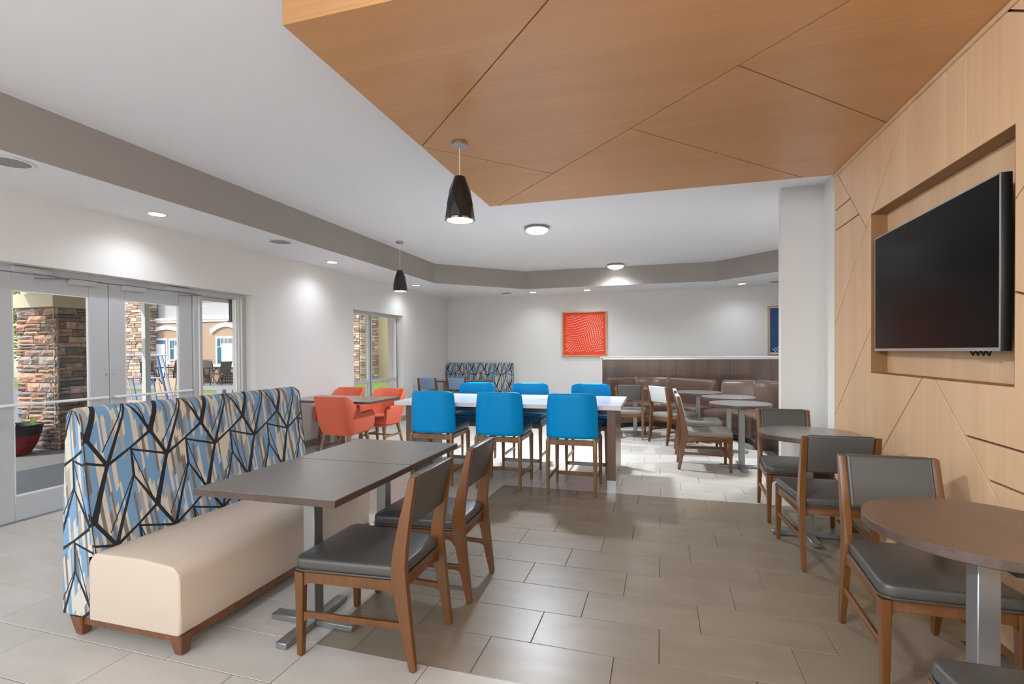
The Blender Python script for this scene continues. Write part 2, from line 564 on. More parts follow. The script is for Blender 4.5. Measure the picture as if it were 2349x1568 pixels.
def pattern_mat():
    """woven print: black branching lines over blue, beige and grey streaks (uses the UV map in metres)"""
    m, N, L, b = new_mat('branch_print_fabric')
    uv = N.new('ShaderNodeUVMap')
    uv.uv_map = 'UVMap'

    def math(op, a, c=None, d=None):
        n = N.new('ShaderNodeMath')
        n.operation = op
        for i, v in enumerate((a, c, d)):
            if v is None: continue
            if isinstance(v, (int, float)): n.inputs[i].default_value = v
            else: L.new(v, n.inputs[i])
        return n.outputs[0]
    sp = N.new('ShaderNodeSeparateXYZ')
    L.new(uv.outputs['UV'], sp.inputs[0])
    k = 222 / 0.332
    u = math('MULTIPLY', sp.outputs[0], k)
    v = math('MULTIPLY', sp.outputs[1], -k)          # down the cloth
    n = math('FLOOR', math('DIVIDE', v, 280.0))
    u1 = u
    v1 = math('SUBTRACT', v, math('MULTIPLY', n, 280.0))
    u2 = math('SUBTRACT', u1, math('MULTIPLY', math('FLOOR', math('DIVIDE', u1, 222.0)), 222.0))
    cb = N.new('ShaderNodeCombineXYZ')
    L.new(u2, cb.inputs[0])
    L.new(v1, cb.inputs[1])
    # segment distance group
    g = bpy.data.node_groups.new('segment_distance', 'ShaderNodeTree')
    for nm, ty in (('P', 'NodeSocketVector'), ('A', 'NodeSocketVector'), ('AB', 'NodeSocketVector'), ('Inv', 'NodeSocketFloat'), ('W0', 'NodeSocketFloat'), ('W1', 'NodeSocketFloat')):
        g.interface.new_socket(nm, in_out='INPUT', socket_type=ty)
    g.interface.new_socket('D', in_out='OUTPUT', socket_type='NodeSocketFloat')
    gi, go = g.nodes.new('NodeGroupInput'), g.nodes.new('NodeGroupOutput')

    def vm(op, a, c=None):
        q = g.nodes.new('ShaderNodeVectorMath')
        q.operation = op
        g.links.new(a, q.inputs[0])
        if c is not None: g.links.new(c, q.inputs[1])
        return q

    def gm(op, a, c=None, d=None, clamp=False):
        q = g.nodes.new('ShaderNodeMath')
        q.operation = op
        q.use_clamp = clamp
        for i, x in enumerate((a, c, d)):
            if x is not None: g.links.new(x, q.inputs[i])
        return q.outputs[0]
    pa = vm('SUBTRACT', gi.outputs['P'], gi.outputs['A']).outputs[0]
    t = gm('MULTIPLY', vm('DOT_PRODUCT', pa, gi.outputs['AB']).outputs['Value'], gi.outputs['Inv'], clamp=True)
    sc = g.nodes.new('ShaderNodeVectorMath')
    sc.operation = 'SCALE'
    g.links.new(gi.outputs['AB'], sc.inputs[0])
    g.links.new(t, sc.inputs['Scale'])
    dv = vm('LENGTH', vm('SUBTRACT', pa, sc.outputs[0]).outputs[0]).outputs['Value']
    w = gm('MULTIPLY_ADD', t, gm('SUBTRACT', gi.outputs['W1'], gi.outputs['W0']), gi.outputs['W0'])
    g.links.new(gm('SUBTRACT', dv, w), go.inputs['D'])
    segs = [((0, 0), (-60, -100), 7, 6.5), ((-60, -100), (0, -280), 11, 6), ((-60, -100), (-134, -225), 7, 3),
            ((0, 0), (88, -225), 7, 3), ((-12, -50), (84, -226), 2.2, 2), ((0, 0), (86, -50), 6, 4), ((86, -50), (162, -100), 4, 6),
            ((86, -42), (222, 0), 3.6, 4.5), ((86, -45), (88, 55), 4, 5), ((86, -45), (154, 170), 1.8, 2.4)]
    last = None
    for A, B, w0, w1 in segs:
        for i in range(-3, 4):
            for j in range(-3, 4):
                a = Vector((A[0] + 222 * i, A[1] + 280 * j))
                c = Vector((B[0] + 222 * i, B[1] + 280 * j))
                hit = False
                for s in range(41):
                    q = a.lerp(c, s / 40)
                    if -9 <= q.x <= 231 and -9 <= q.y <= 289:
                        hit = True
                        break
                if not hit: continue
                gn = N.new('ShaderNodeGroup')
                gn.node_tree = g
                L.new(cb.outputs[0], gn.inputs['P'])
                gn.inputs['A'].default_value = (a.x, a.y, 0)
                ab = c - a
                gn.inputs['AB'].default_value = (ab.x, ab.y, 0)
                gn.inputs['Inv'].default_value = 1 / ab.length_squared
                gn.inputs['W0'].default_value = w0
                gn.inputs['W1'].default_value = w1
                last = gn.outputs[0] if last is None else math('MINIMUM', last, gn.outputs[0])
    line = math('LESS_THAN', last, 0.0)
    # streaks
    sl = math('ADD', u, math('MULTIPLY', v, -0.07))
    vo = N.new('ShaderNodeTexVoronoi')
    vo.voronoi_dimensions = '1D'
    vo.inputs['Scale'].default_value = 1
    L.new(math('MULTIPLY', sl, 0.095), vo.inputs['W'])
    sx = N.new('ShaderNodeSeparateXYZ')
    L.new(vo.outputs['Color'], sx.inputs[0])
    # slanted streak ends: shift along the streak with the position across it
    row = math('FLOOR', math('DIVIDE', math('ADD', math('ADD', v, math('MULTIPLY', sx.outputs[0], 700.0)), math('MULTIPLY', u, 1.6)), 118.0))
    wnz = N.new('ShaderNodeTexWhiteNoise')
    wnz.noise_dimensions = '2D'
    c2 = N.new('ShaderNodeCombineXYZ')
    L.new(math('MULTIPLY', sx.outputs[1], 91.7), c2.inputs[0])
    L.new(row, c2.inputs[1])
    L.new(c2.outputs[0], wnz.inputs['Vector'])
    cr = N.new('ShaderNodeValToRGB')
    cr.color_ramp.interpolation = 'CONSTANT'
    cols = [(0, (112, 150, 184)), (.42, (202, 192, 174)), (.74, (116, 110, 103)), (.90, (160, 156, 150))]
    e = cr.color_ramp.elements
    while len(e) < len(cols): e.new(.5)
    for i, (p, c) in enumerate(cols):
        e[i].position = p
        e[i].color = lin(c)
    L.new(wnz.outputs['Value'], cr.inputs['Fac'])
    mx = N.new('ShaderNodeMix')
    mx.data_type = 'RGBA'
    mx.inputs['B'].default_value = lin((26, 28, 34))
    L.new(line, mx.inputs['Factor'])
    L.new(cr.outputs['Color'], mx.inputs['A'])
    L.new(mx.outputs['Result'], b.inputs['Base Color'])
    b.inputs['Roughness'].default_value = .75
    return m


MAT['print'] = pattern_mat()

# ================================================================== THE SETTING
X_L, Y_B, Y_R, X_R = -5.14, 11.9, -3.0, 3.9
Z_S, Z_C = 2.82, 3.21            # soffit, main ceiling
X_TV, Z_W = 1.60, 3.05           # panelled wall plane, wood ceiling underside
WOOD = (-1.75, 1.60, 2.05, 5.24)


def structure(o, label=None):
    o['kind'] = 'structure'
    if label: o['label'] = label
    return o


# ---- floor with individual tiles
floor_o = structure(mkbox('floor', MAT['grout'], None, -5.6, X_R + .1, Y_R - .1, Y_B + .1, -.12, -.0025), 'limestone and taupe tile floor laid in running bond')
GA, TL, TW, GX, GY = -0.0127, .6103, .3037, -.6252, 2.9676
GAP = .0035


def tile_mesh(name, mat):
    bm = bmesh.new()
    box(bm, -TL / 2 + GAP / 2, TL / 2 - GAP / 2, -TW / 2 + GAP / 2, TW / 2 - GAP / 2, -.012, 0)
    es = [e for e in bm.edges if all(abs(v.co.z) < 1e-6 for v in e.verts)]
    bmesh.ops.bevel(bm, geom=es, offset=.0015, segments=1, affect='EDGES')
    me = bpy.data.meshes.new(name)
    bm.to_mesh(me)
    bm.free()
    me.materials.append(mat)
    return me


def clip_poly(poly, x0, x1, y0, y1):
    def cut(pl, f):
        out = []
        for i in range(len(pl)):
            a, b = pl[i], pl[(i + 1) % len(pl)]
            da, db = f(a), f(b)
            if da >= 0: out.append(a)
            if da * db < 0:
                t = da / (da - db)
                out.append((a[0] + (b[0] - a[0]) * t, a[1] + (b[1] - a[1]) * t))
        return out
    for f in (lambda p: p[0] - x0, lambda p: x1 - p[0], lambda p: p[1] - y0, lambda p: y1 - p[1]):
        if len(poly) < 3: return []
        poly = cut(poly, f)
    return poly


def grid_w(gx, gy):
    return gx * cos(GA) - gy * sin(GA), gx * sin(GA) + gy * cos(GA)


me_light, me_dark = tile_mesh('floor_tile', MAT['tile']), tile_mesh('floor_tile_dark', MAT['tile_dark'])
tiles = []
for j in range(-21, 31):                      # row j spans grid lines j .. j+1
    off = ((1 + (j + 1)) % 3) / 3
    for i in range(-11, 10):
        a0, a1 = i + off, i + off + 1
        parts = [(a0, a1)]
        dz = -3 <= j < 7
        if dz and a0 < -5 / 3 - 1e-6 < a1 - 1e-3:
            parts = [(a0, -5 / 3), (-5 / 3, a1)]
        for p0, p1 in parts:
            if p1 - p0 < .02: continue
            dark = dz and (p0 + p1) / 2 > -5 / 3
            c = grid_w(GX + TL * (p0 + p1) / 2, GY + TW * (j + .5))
            quad = [grid_w(GX + TL * p, GY + TW * q) for p, q in ((p0, j), (p1, j), (p1, j + 1), (p0, j + 1))]
            if not (-5.6 < c[0] < X_R and Y_R < c[1] < Y_B): continue
            if c[0] > X_TV + .1 and c[1] < 5.8: continue
            vis = 0
            pp = [to_px((q[0], q[1], 0)) for q in quad]
            if all(pp):
                cl = clip_poly([(q[0], q[1]) for q in pp], 0, 2349, 0, 1568)
                if len(cl) > 2:
                    vis = abs(sum(cl[n][0] * cl[(n + 1) % len(cl)][1] - cl[(n + 1) % len(cl)][0] * cl[n][1] for n in range(len(cl)))) / 2
                # rough hiding: under the tiled walls or behind the banquettes
                if c[0] > 1.75 and c[1] < 6.1: vis = 0
                if c[1] > 10.6: vis *= .1
                if c[0] > 1.5 and c[1] > 6: vis *= .1
            tiles.append((vis, c, p1 - p0, dark, quad))
tiles.sort(key=lambda t: -t[0])
for n, (vis, c, ln, dark, quad) in enumerate(tiles):
    if n < 300 and vis > 0:
        o = inst('floor_tile', me_dark if dark else me_light, floor_o, (c[0], c[1], 0), (0, 0, GA), (ln, 1, 1))
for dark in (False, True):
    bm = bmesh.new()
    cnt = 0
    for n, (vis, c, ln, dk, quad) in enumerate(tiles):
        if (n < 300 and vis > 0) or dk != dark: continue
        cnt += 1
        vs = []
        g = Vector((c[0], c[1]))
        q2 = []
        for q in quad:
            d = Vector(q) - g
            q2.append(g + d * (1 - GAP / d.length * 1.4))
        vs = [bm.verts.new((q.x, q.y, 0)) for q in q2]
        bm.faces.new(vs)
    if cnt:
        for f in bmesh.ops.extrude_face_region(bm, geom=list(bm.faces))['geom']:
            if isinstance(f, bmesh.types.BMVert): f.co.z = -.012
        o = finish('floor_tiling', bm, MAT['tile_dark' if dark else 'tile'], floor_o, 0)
        o['kind'] = 'stuff'
    else:
        bm.free()

# metal edge strip round the darker field
bm = bmesh.new()
x0g, y0g, y1g = GX + TL * (-5 / 3), GY - 3 * TW, GY + 7 * TW
for p, q in (((x0g, y0g), (x0g, y1g)), ((x0g, y0g), (2.2, y0g)), ((x0g, y1g), (2.2, y1g))):
    a, b = Vector(grid_w(*p)), Vector(grid_w(*q))
    d = (b - a).normalized()
    nrm = Vector((-d.y, d.x)) * .0016
    vs = [bm.verts.new((v.x, v.y, z)) for z in (-.003, .0002) for v in (a - nrm, b - nrm, b + nrm, a + nrm)]
    for f in ((0, 1, 2, 3), (4, 5, 6, 7), (0, 1, 5, 4), (1, 2, 6, 5), (2, 3, 7, 6), (3, 0, 4, 7)):
        bm.faces.new([vs[i] for i in f])
finish('edge_strip', bm, MAT['alu'], floor_o, 0)

# ---- left wall with door and window openings
WT = .36  # wall thickness outwards
OPEN = [(2.0, 5.43, 0, 2.215), (7.70, 9.50, .45, 2.215)]     # y0 y1 z0 z1 on the left wall
REAR_LEFT = (-2.4, 0.9, .45, 2.215)  # added opening, out of view, for more daylight


def wall_with_holes(name, mat, x0, x1, y0, y1, z0, z1, holes):
    """wall slab in the YZ plane with rectangular openings"""
    bm = bmesh.new()
    ys = sorted({y0, y1} | {h[0] for h in holes} | {h[1] for h in holes})
    zs = sorted({z0, z1} | {h[2] for h in holes} | {h[3] for h in holes})
    for i in range(len(ys) - 1):
        # merge vertical runs
        run = None
        for k in range(len(zs) - 1):
            cy, cz = (ys[i] + ys[i + 1]) / 2, (zs[k] + zs[k + 1]) / 2
            solid = not any(h[0] < cy < h[1] and h[2] < cz < h[3] for h in holes)
            if solid:
                run = [zs[k], zs[k + 1]] if run is None else [run[0], zs[k + 1]]
            if (not solid or k == len(zs) - 2) and run:
                box(bm, x0, x1, ys[i], ys[i + 1], run[0], run[1])
                run = None
    return finish(name, bm, mat, None, 0)


structure(wall_with_holes('wall_left', MAT['wall'], X_L - WT, X_L, Y_R, Y_B + .3, 0, Z_C + .3, OPEN + [REAR_LEFT]), 'pale painted wall holding the glass doors and the window')
structure(mkbox('wall_back', MAT['wall'], None, X_L, X_R + .3, Y_B, Y_B + .3, 0, Z_C + .3), 'pale painted back wall')
structure(mkbox('wall_right', MAT['wall'], None, X_R, X_R + .3, 6.16, Y_B, 0, Z_C + .3), 'pale side wall beyond the column')
structure(mkbox('wall_column', MAT['wall'], None, 1.335, X_R + .3, 6.05, 6.16, 0, Z_C + .3), 'pale wall end standing beside the timber wall')
structure(mkbox('wall_inner', MAT['white_trim'], None, 1.752, 2.2, Y_R, 6.05, 0, Z_C + .3), 'white wall behind the timber panelling')


# rear wall behind the viewer; its wide opening is added to let in sky light
def rear_wall():
    bm = bmesh.new()
    for x0, x1, z0, z1 in ((X_L - WT, -4.4, 0, Z_C + .3), (-4.4, 1.3, 2.95, Z_C + .3), (1.3, 2.2, 0, Z_C + .3), (-4.4, 1.3, 0, .1)):
        box(bm, x0, x1, Y_R - .3, Y_R, z0, z1)
    return finish('wall_rear', bm, MAT['wall'], None, 0)


structure(rear_wall(), 'pale wall with an added wide window band')
structure(mkbox('ceiling', MAT['ceil'], None, X_L - WT, X_R + .3, Y_R - .3, Y_B + .3, Z_C, Z_C + .3), 'flat white ceiling')

# ---- soffit ring (lower ceiling along the left and back walls) with its bulkhead faces
def soffit():
    inner = [(-4.22, Y_R), (-4.22, 9.13), (-2.74, 10.64), (1.18, 10.65), (2.95, 8.85), (2.95, 6.16)]
    outer = [(X_L, Y_R), (X_L, Y_B), (X_R, Y_B), (X_R, 6.16)]
    bm = bmesh.new()
    poly = outer + list(reversed(inner))
    vs = [bm.verts.new((x, y, Z_S)) for x, y in poly]
    f = bm.faces.new(vs)
    o = finish('ceiling_soffit', bm, MAT['ceil'], None, 0)
    structure(o, 'lower white ceiling along the outer walls')
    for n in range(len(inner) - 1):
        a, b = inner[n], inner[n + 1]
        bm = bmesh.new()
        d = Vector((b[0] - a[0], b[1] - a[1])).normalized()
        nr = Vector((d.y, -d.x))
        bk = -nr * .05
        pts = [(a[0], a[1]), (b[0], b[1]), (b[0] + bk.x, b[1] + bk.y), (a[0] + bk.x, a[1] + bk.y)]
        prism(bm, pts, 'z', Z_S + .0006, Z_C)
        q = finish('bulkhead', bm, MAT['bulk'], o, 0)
        q['label'] = 'taupe bulkhead face'


soffit()
structure(mkbox('baseboard_left', MAT['base'], None, X_L, X_L + .012, 5.5, Y_B, 0, .1, .003), 'grey baseboard below the pale wall')
structure(mkbox('baseboard_back', MAT['base'], None, X_L + .012, X_R, Y_B - .012, Y_B, 0, .1, .003), 'grey baseboard of the back wall')


# ---- polygon panel cutter shared by the timber wall and the timber ceiling
def seg_on(poly, p, tol):
    best = None
    for i in range(len(poly)):
        a, b = Vector(poly[i]), Vector(poly[(i + 1) % len(poly)])
        ab = b - a
        if ab.length < 1e-9: continue
        t = max(0, min(1, (Vector(p) - a).dot(ab) / ab.length_squared))
        q = a + ab * t
        d = (q - Vector(p)).length
        if best is None or d < best[0]: best = (d, i, t, q)
    return best if best[0] <= tol else None


def inside(poly, p):
    c = False
    n = len(poly)
    for i in range(n):
        a, b = poly[i], poly[(i + 1) % n]
        if (a[1] > p[1]) != (b[1] > p[1]) and p[0] < (b[0] - a[0]) * (p[1] - a[1]) / (b[1] - a[1]) + a[0]:
            c = not c
    return c


def split_panels(polys, p, q, tol=.06):
    best = None
    for n, poly in enumerate(polys):
        a, b = seg_on(poly, p, tol), seg_on(poly, q, tol)
        if not a or not b or a[1] == b[1]: continue
        mid = (a[3] + b[3]) / 2
        if not inside(poly, mid): continue
        if best is None or a[0] + b[0] < best[0]:
            best = (a[0] + b[0], n, a, b)
    if best is None:
        print('panel split failed', p, q)
        return polys
    _, n, a, b = best
    poly = polys[n]
    if a[1] > b[1]: a, b = b, a
    A, B = tuple(a[3]), tuple(b[3])
    one = [A] + poly[a[1] + 1:b[1] + 1] + [B]
    two = [B] + poly[b[1] + 1:] + poly[:a[1] + 1] + [A]

    def clean(pl):
        out = []
        for v in pl:
            if not out or (Vector(v) - Vector(out[-1])).length > 1e-4: out.append(tuple(v))
        if (Vector(out[0]) - Vector(out[-1])).length < 1e-4: out.pop()
        return out
    return polys[:n] + polys[n + 1:] + [clean(one), clean(two)]


def inset_poly(poly, d, keep=None):
    """move each edge inwards by d unless keep(edge) says it is an outer edge"""
    area = sum(poly[i][0] * poly[(i + 1) % len(poly)][1] - poly[(i + 1) % len(poly)][0] * poly[i][1] for i in range(len(poly)))
    if area < 0: poly = list(reversed(poly))
    n = len(poly)
    lines = []
    for i in range(n):
        a, b = Vector(poly[i]), Vector(poly[(i + 1) % n])
        t = (b - a).normalized()
        nr = Vector((-t.y, t.x))
        k = 0.0002 if keep and keep(a, b) else d
        lines.append((a + nr * k, t))
    out = []
    for i in range(n):
        (p, r), (q, s) = lines[i - 1], lines[i]
        cr = r.x * s.y - r.y * s.x
        if abs(cr) < 1e-5:
            out.append(tuple(q))
            continue
        t = ((q.x - p.x) * s.y - (q.y - p.y) * s.x) / cr
        out.append(tuple(p + r * t))
    return out


# ---- timber wall (plane X_TV, coordinates are Y, Z)
def on_tv(x, y):
    r = fwd + RIGHT * ((x - 1174.5) / F_PX) + UP * ((CY - y) / F_PX)
    t = X_TV / r.x
    return (r.y * t, CAM_H + r.z * t)


def on_wc(x, y):
    r = fwd + RIGHT * ((x - 1174.5) / F_PX) + UP * ((CY - y) / F_PX)
    t = (Z_W - CAM_H) / r.z
    return (r.x * t, r.y * t)


NY0, NY1, NZ0, NZ1 = 2.845, 4.432, 1.258, 2.475       # television niche
PY0, PY1, PZ1 = -2.2, 5.24, Z_W


def timber_wall():
    wall_o = wall_with_holes('wall_panelled', MAT['wood_dark_groove'], X_TV + .019, 1.745, PY0, PY1, 0, Z_C, [(NY0, NY1, NZ0, NZ1)])
    structure(wall_o, 'honey maple panelled wall with angled joints and a television niche')
    # first two polygons: above / below the joints that meet the niche sides
    k0, k1 = on_tv(1997.9, 752.9), on_tv(1913.3, 954.6)
    k0, k1 = (NY1, k0[1]), (PY1, k1[1])
    j0, j1 = (NY0, 1.70), (NY0 - .85, 1.02)
    j1 = (PY0, .30)
    upper = [k1, (PY1, PZ1), (PY0, PZ1), j1, j0, (NY0, NZ1), (NY1, NZ1), k0]
    lower = [k1, k0, (NY1, NZ0), (NY0, NZ0), j0, j1, (PY0, 0), (PY1, 0)]
    polys = [upper, lower]
    d0, d1 = on_tv(2084.8, 230.7), on_tv(1912, 749.4)
    d0, d1 = (d0[0], PZ1), (PY1, d1[1])
    # the long joint grazes the niche corner: cut it in two at the corner
    polys = split_panels(polys, d0, (NY1, NZ1))
    polys = split_panels(polys, (NY1, NZ1), d1)
    a0, a1 = on_tv(1919.5, 399), on_tv(1987.2, 522.5)
    polys = split_panels(polys, (a0[0], PZ1), a1, .1)
    polys = split_panels(polys, on_tv(1950.4, 456.4), (PY1, on_tv(1912, 486.8)[1]), .1)
    polys = split_panels(polys, on_tv(1969.3, 494), (PY1, on_tv(1912, 532)[1]), .1)
    for x, yt, yb in ((2169.7, 150.4, 381.7), (2216.2, 106.2, 351.9)):
        y = on_tv(x, yb)[0]
        polys = split_panels(polys, (y, PZ1), (y, NZ1))
    h0, h1 = on_tv(2299.5, 27.5), on_tv(2349, 54.5)
    sl = (h1[1] - h0[1]) / (h1[0] - h0[0])
    i0, i1 = on_tv(2331.9, 461.8), on_tv(2349, 433.2)
    si = (i1[1] - i0[1]) / (i1[0] - i0[0])
    top_y = NY0 + (PZ1 - 2.30) / si
    polys = split_panels(polys, (NY0, 2.13), (NY0 - 1.3, PZ1), .1)
    polys = split_panels(polys, (h0[0], PZ1), (NY0 - .62, 2.13 + (PZ1 - 2.13) * .62 / 1.3), .15)
    # below the niche
    m0, m1 = on_tv(2114.7, 867.2), on_tv(2016.4, 1043)
    sm = (m1[0] - m0[0]) / (m1[1] - m0[1])
    mf = m0[0] + (0 - m0[1]) * sm
    polys = split_panels(polys, (m0[0], NZ0), (min(mf, PY1 - .02), 0), .1)
    n0, n1 = on_tv(2145, 870.8), on_tv(2292.8, 1155.6)
    sn = (n1[0] - n0[0]) / (n1[1] - n0[1])
    polys = split_panels(polys, (n0[0], NZ0), (n0[0] - sn * NZ0, 0), .1)
    for x, yy in ((2062.5, 962), (2034, 1011)):
        o_ = on_tv(x, yy)
        polys = split_panels(polys, o_, (o_[0], 0), .12)
    for (xa, ya), (xb, yb) in (((2213, 995), (2349, 1034.5)), ((2267.4, 1095), (2349, 1128))):
        q0, q1 = on_tv(xa, ya), on_tv(xb, yb)
        s = (q1[1] - q0[1]) / (q1[0] - q0[0])
        a_ = (j0[1] - j1[1]) / (j0[0] - j1[0])
        yq = (q0[1] - s * q0[0] - j1[1] + a_ * j1[0]) / (a_ - s)
        polys = split_panels(polys, q0, (yq, q0[1] + s * (yq - q0[0])), .15)
    l0, l1 = on_tv(1930.8, 921.7), on_tv(1953.7, 990.6)
    s = (l1[0] - l0[0]) / (l1[1] - l0[1])
    zc = (m0[0] - sm * m0[1] - l0[0] + s * l0[1]) / (s - sm)
    polys = split_panels(polys, l0, (l0[0] + s * (zc - l0[1]), zc), .15)

    def outer(a, b):
        for k in (0, 1):
            pass
        e = 1e-3
        return (abs(a.x - PY1) < e and abs(b.x - PY1) < e) or (abs(a.x - PY0) < e and abs(b.x - PY0) < e) or (abs(a.y) < e and abs(b.y) < e) or \
            (abs(a.x - NY1) < e and abs(b.x - NY1) < e) or (abs(a.x - NY0) < e and abs(b.x - NY0) < e) or (abs(a.y - NZ0) < e and abs(b.y - NZ0) < e) or (abs(a.y - NZ1) < e and abs(b.y - NZ1) < e)
    for pl in polys:
        q = inset_poly(pl, .0055, outer)
        bm = bmesh.new()
        prism(bm, q, 'x', X_TV, X_TV + .018)
        es = [e for e in bm.edges if all(abs(v.co.x - X_TV) < 1e-6 for v in e.verts)]
        bmesh.ops.bevel(bm, geom=es, offset=.001, segments=1, affect='EDGES')
        finish('wood_panel', bm, MAT['wood_wall'], wall_o, 0)
    # niche lining
    mkbox('niche_back', MAT['wood_wall'], wall_o, 1.708, 1.74, NY0 + .004, NY1 - .004, NZ0 + .004, NZ1 - .004)
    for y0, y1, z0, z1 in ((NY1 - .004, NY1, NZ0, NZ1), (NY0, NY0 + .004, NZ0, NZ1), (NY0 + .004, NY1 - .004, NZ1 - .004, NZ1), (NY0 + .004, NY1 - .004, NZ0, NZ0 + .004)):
        mkbox('niche_lining', MAT['niche_shade'], wall_o, X_TV + .0005, 1.708, y0, y1, z0, z1)
    # trim bead where the wall meets the timber ceiling
    mkbox('edge_bead', MAT['wood_wall'], wall_o, X_TV - .012, X_TV, PY0, PY1, Z_W - .03, Z_W, .003)


timber_wall()


def timber_ceiling():
    x0, x1, y0, y1 = WOOD
    o = structure(mkbox('ceiling_panelled', MAT['wood_dark_groove'], None, x0 + .003, x1, y0 + .003, y1 - .003, Z_W + .018, Z_C), 'dropped honey maple ceiling panel with angled joints')
    polys = [[(x0, y0), (x1, y0), (x1, y1), (x0, y1)]]
    a, b = on_wc(967.4, 336.8), on_wc(1258.4, 0)
    s = (b[0] - a[0]) / (b[1] - a[1])
    polys = split_panels(polys, (x0, a[1]), (a[0] + s * (y0 - a[1]), y0), .1)
    c0, c1 = on_wc(1142, 472.9), on_wc(1953.2, 0)
    s = (c1[0] - c0[0]) / (c1[1] - c0[1])
    cx = c0[0] + s * (y0 - c0[1])
    polys = split_panels(polys, (c0[0], y1), (cx, y0) if cx < x1 else (x1, c0[1] + (x1 - c0[0]) / s), .1)
    polys = split_panels(polys, (x0, a[1]), on_wc(1267.1, 398), .1)
    polys = split_panels(polys, on_wc(1446, 294.5), (on_wc(1844, 406)[0], y1), .1)
    polys = split_panels(polys, on_wc(1694.9, 150.6), (x1, on_wc(2020, 283.7)[1]), .1)
    f0, f1 = on_wc(1497, 2), on_wc(1497.5, 264)

    def outer(a, b):
        e = 1e-3
        return any(abs(a[k] - v) < e and abs(b[k] - v) < e for k, v in ((0, x0), (0, x1), (1, y0), (1, y1)))
    for pl in polys:
        q = inset_poly(pl, .0045, outer)
        bm = bmesh.new()
        prism(bm, q, 'z', Z_W, Z_W + .018)
        finish('wood_panel', bm, MAT['wood_ceil'], o, 0)
    # fascia boards
    mkbox('fascia', MAT['wood_ceil'], o, x0, x1, y0, y0 + .003, Z_W + .0185, Z_C)
    mkbox('fascia', MAT['wood_ceil'], o, x0, x1, y1 - .003, y1, Z_W + .0185, Z_C)
    mkbox('fascia', MAT['wood_ceil'], o, x0, x0 + .003, y0 + .003, y1 - .003, Z_W + .0185, Z_C)


timber_ceiling()


# ---- glass doors, side light and window
def door_leaf(name, y0, y1, g0, g1, label):
    XI = -5.30
    root = empty(name, (XI, (y0 + y1) / 2, 0))
    structure(root, label)
    cy = (y0 + y1) / 2
    z0, z1, gz0, gz1 = .006, 2.152, .215, 2.005
    def b(nm, ya, yb, za, zb, xa=-.045, xb=0.0, mat='frame_alu', bev=.003, par=root):
        return mkbox(nm, MAT[mat], par, xa, xb, ya - cy, yb - cy, za, zb, bev)
    b('stile', y0, g0, z0, z1)
    b('stile', g1, y1, z0, z1)
    b('top_rail', g0, g1, gz1, z1)
    b('bottom_rail', g0, g1, z0, gz0)
    gp = b('glass_pane', g0, g1, gz0, gz1, -.026, -.020, 'glass', 0)
    for ya, yb, za, zb in ((g0, g0 + .014, gz0, gz1), (g1 - .014, g1, gz0, gz1), (g0 + .014, g1 - .014, gz1 - .014, gz1), (g0 + .014, g1 - .014, gz0, gz0 + .014)):
        b('glazing_bead', ya, yb, za, zb, -.020, -.006, 'white_trim', .002, gp)
    bm = bmesh.new()
    tube(bm, [(.0, y0 + .05 - cy, 1.012), (.055, y0 + .05 - cy, 1.012), (.055, y1 - .05 - cy, 1.012), (0, y1 - .05 - cy, 1.012)], .013, 10)
    finish('push_bar', bm, MAT['white_trim'], root)
    return root, cy


dl, cy = door_leaf('door_1', 2.757, 3.694, 2.91, 3.515, 'left leaf of the grey aluminium glass double door')
dr, cy2 = door_leaf('door_2', 3.700, 4.636, 3.857, 4.467, 'right leaf of the grey aluminium glass double door')


def closers(root, cy, ya, yb, yc, yd, mat):
    """closer body on the frame side, cover box on the leaf"""
    bm = bmesh.new()
    box(bm, 0, .055, ya - cy, yb - cy, 2.162, 2.205, .006, 2)
    c = finish('door_closer', bm, MAT['frame_alu'], root)
    bm = bmesh.new()
    tube(bm, [(.05, yb - .03 - cy, 2.155), (.10, (ya + yb) / 2 + .25 - cy, 2.138)], .007, 8)
    tube(bm, [(.10, (ya + yb) / 2 + .25 - cy, 2.138), (.02, (ya + yb) / 2 + .02 - cy, 2.12)], .006, 8)
    finish('closer_arm', bm, MAT['chrome'], c)
    mkbox('latch_cover', MAT['frame_alu'], root, .001, .045, yc - cy, yd - cy, 2.10, 2.152, .004)


closers(dl, cy, 2.90, 3.18, 3.33, 3.56, 'frame_alu')
closers(dr, cy2, 4.29, 4.57, 3.82, 4.06, 'frame_alu')
for rt, yy, cc in ((dl, 3.662, cy), (dr, 3.732, cy2)):
    bm = bmesh.new()
    lathe(bm, [(.008, 0), (.008, .004), (.004, .006)], 12)
    o = finish('bolt_cap', bm, MAT['chrome'], rt)
    o.location = (0, yy - cc, 1.24)
    o.rotation_euler = (0, pi / 2, 0)

# fixed frame round the doors
fr = structure(empty('trim_1', (-5.30, 3.7, 0)), 'grey aluminium frame of the double door')


def fbox(nm, ya, yb, za, zb, xa=-.09, xb=.02, mat='frame_alu', par=fr, cy=3.7, bev=.003):
    return mkbox(nm, MAT[mat], par, xa, xb, ya - cy, yb - cy, za, zb, bev)


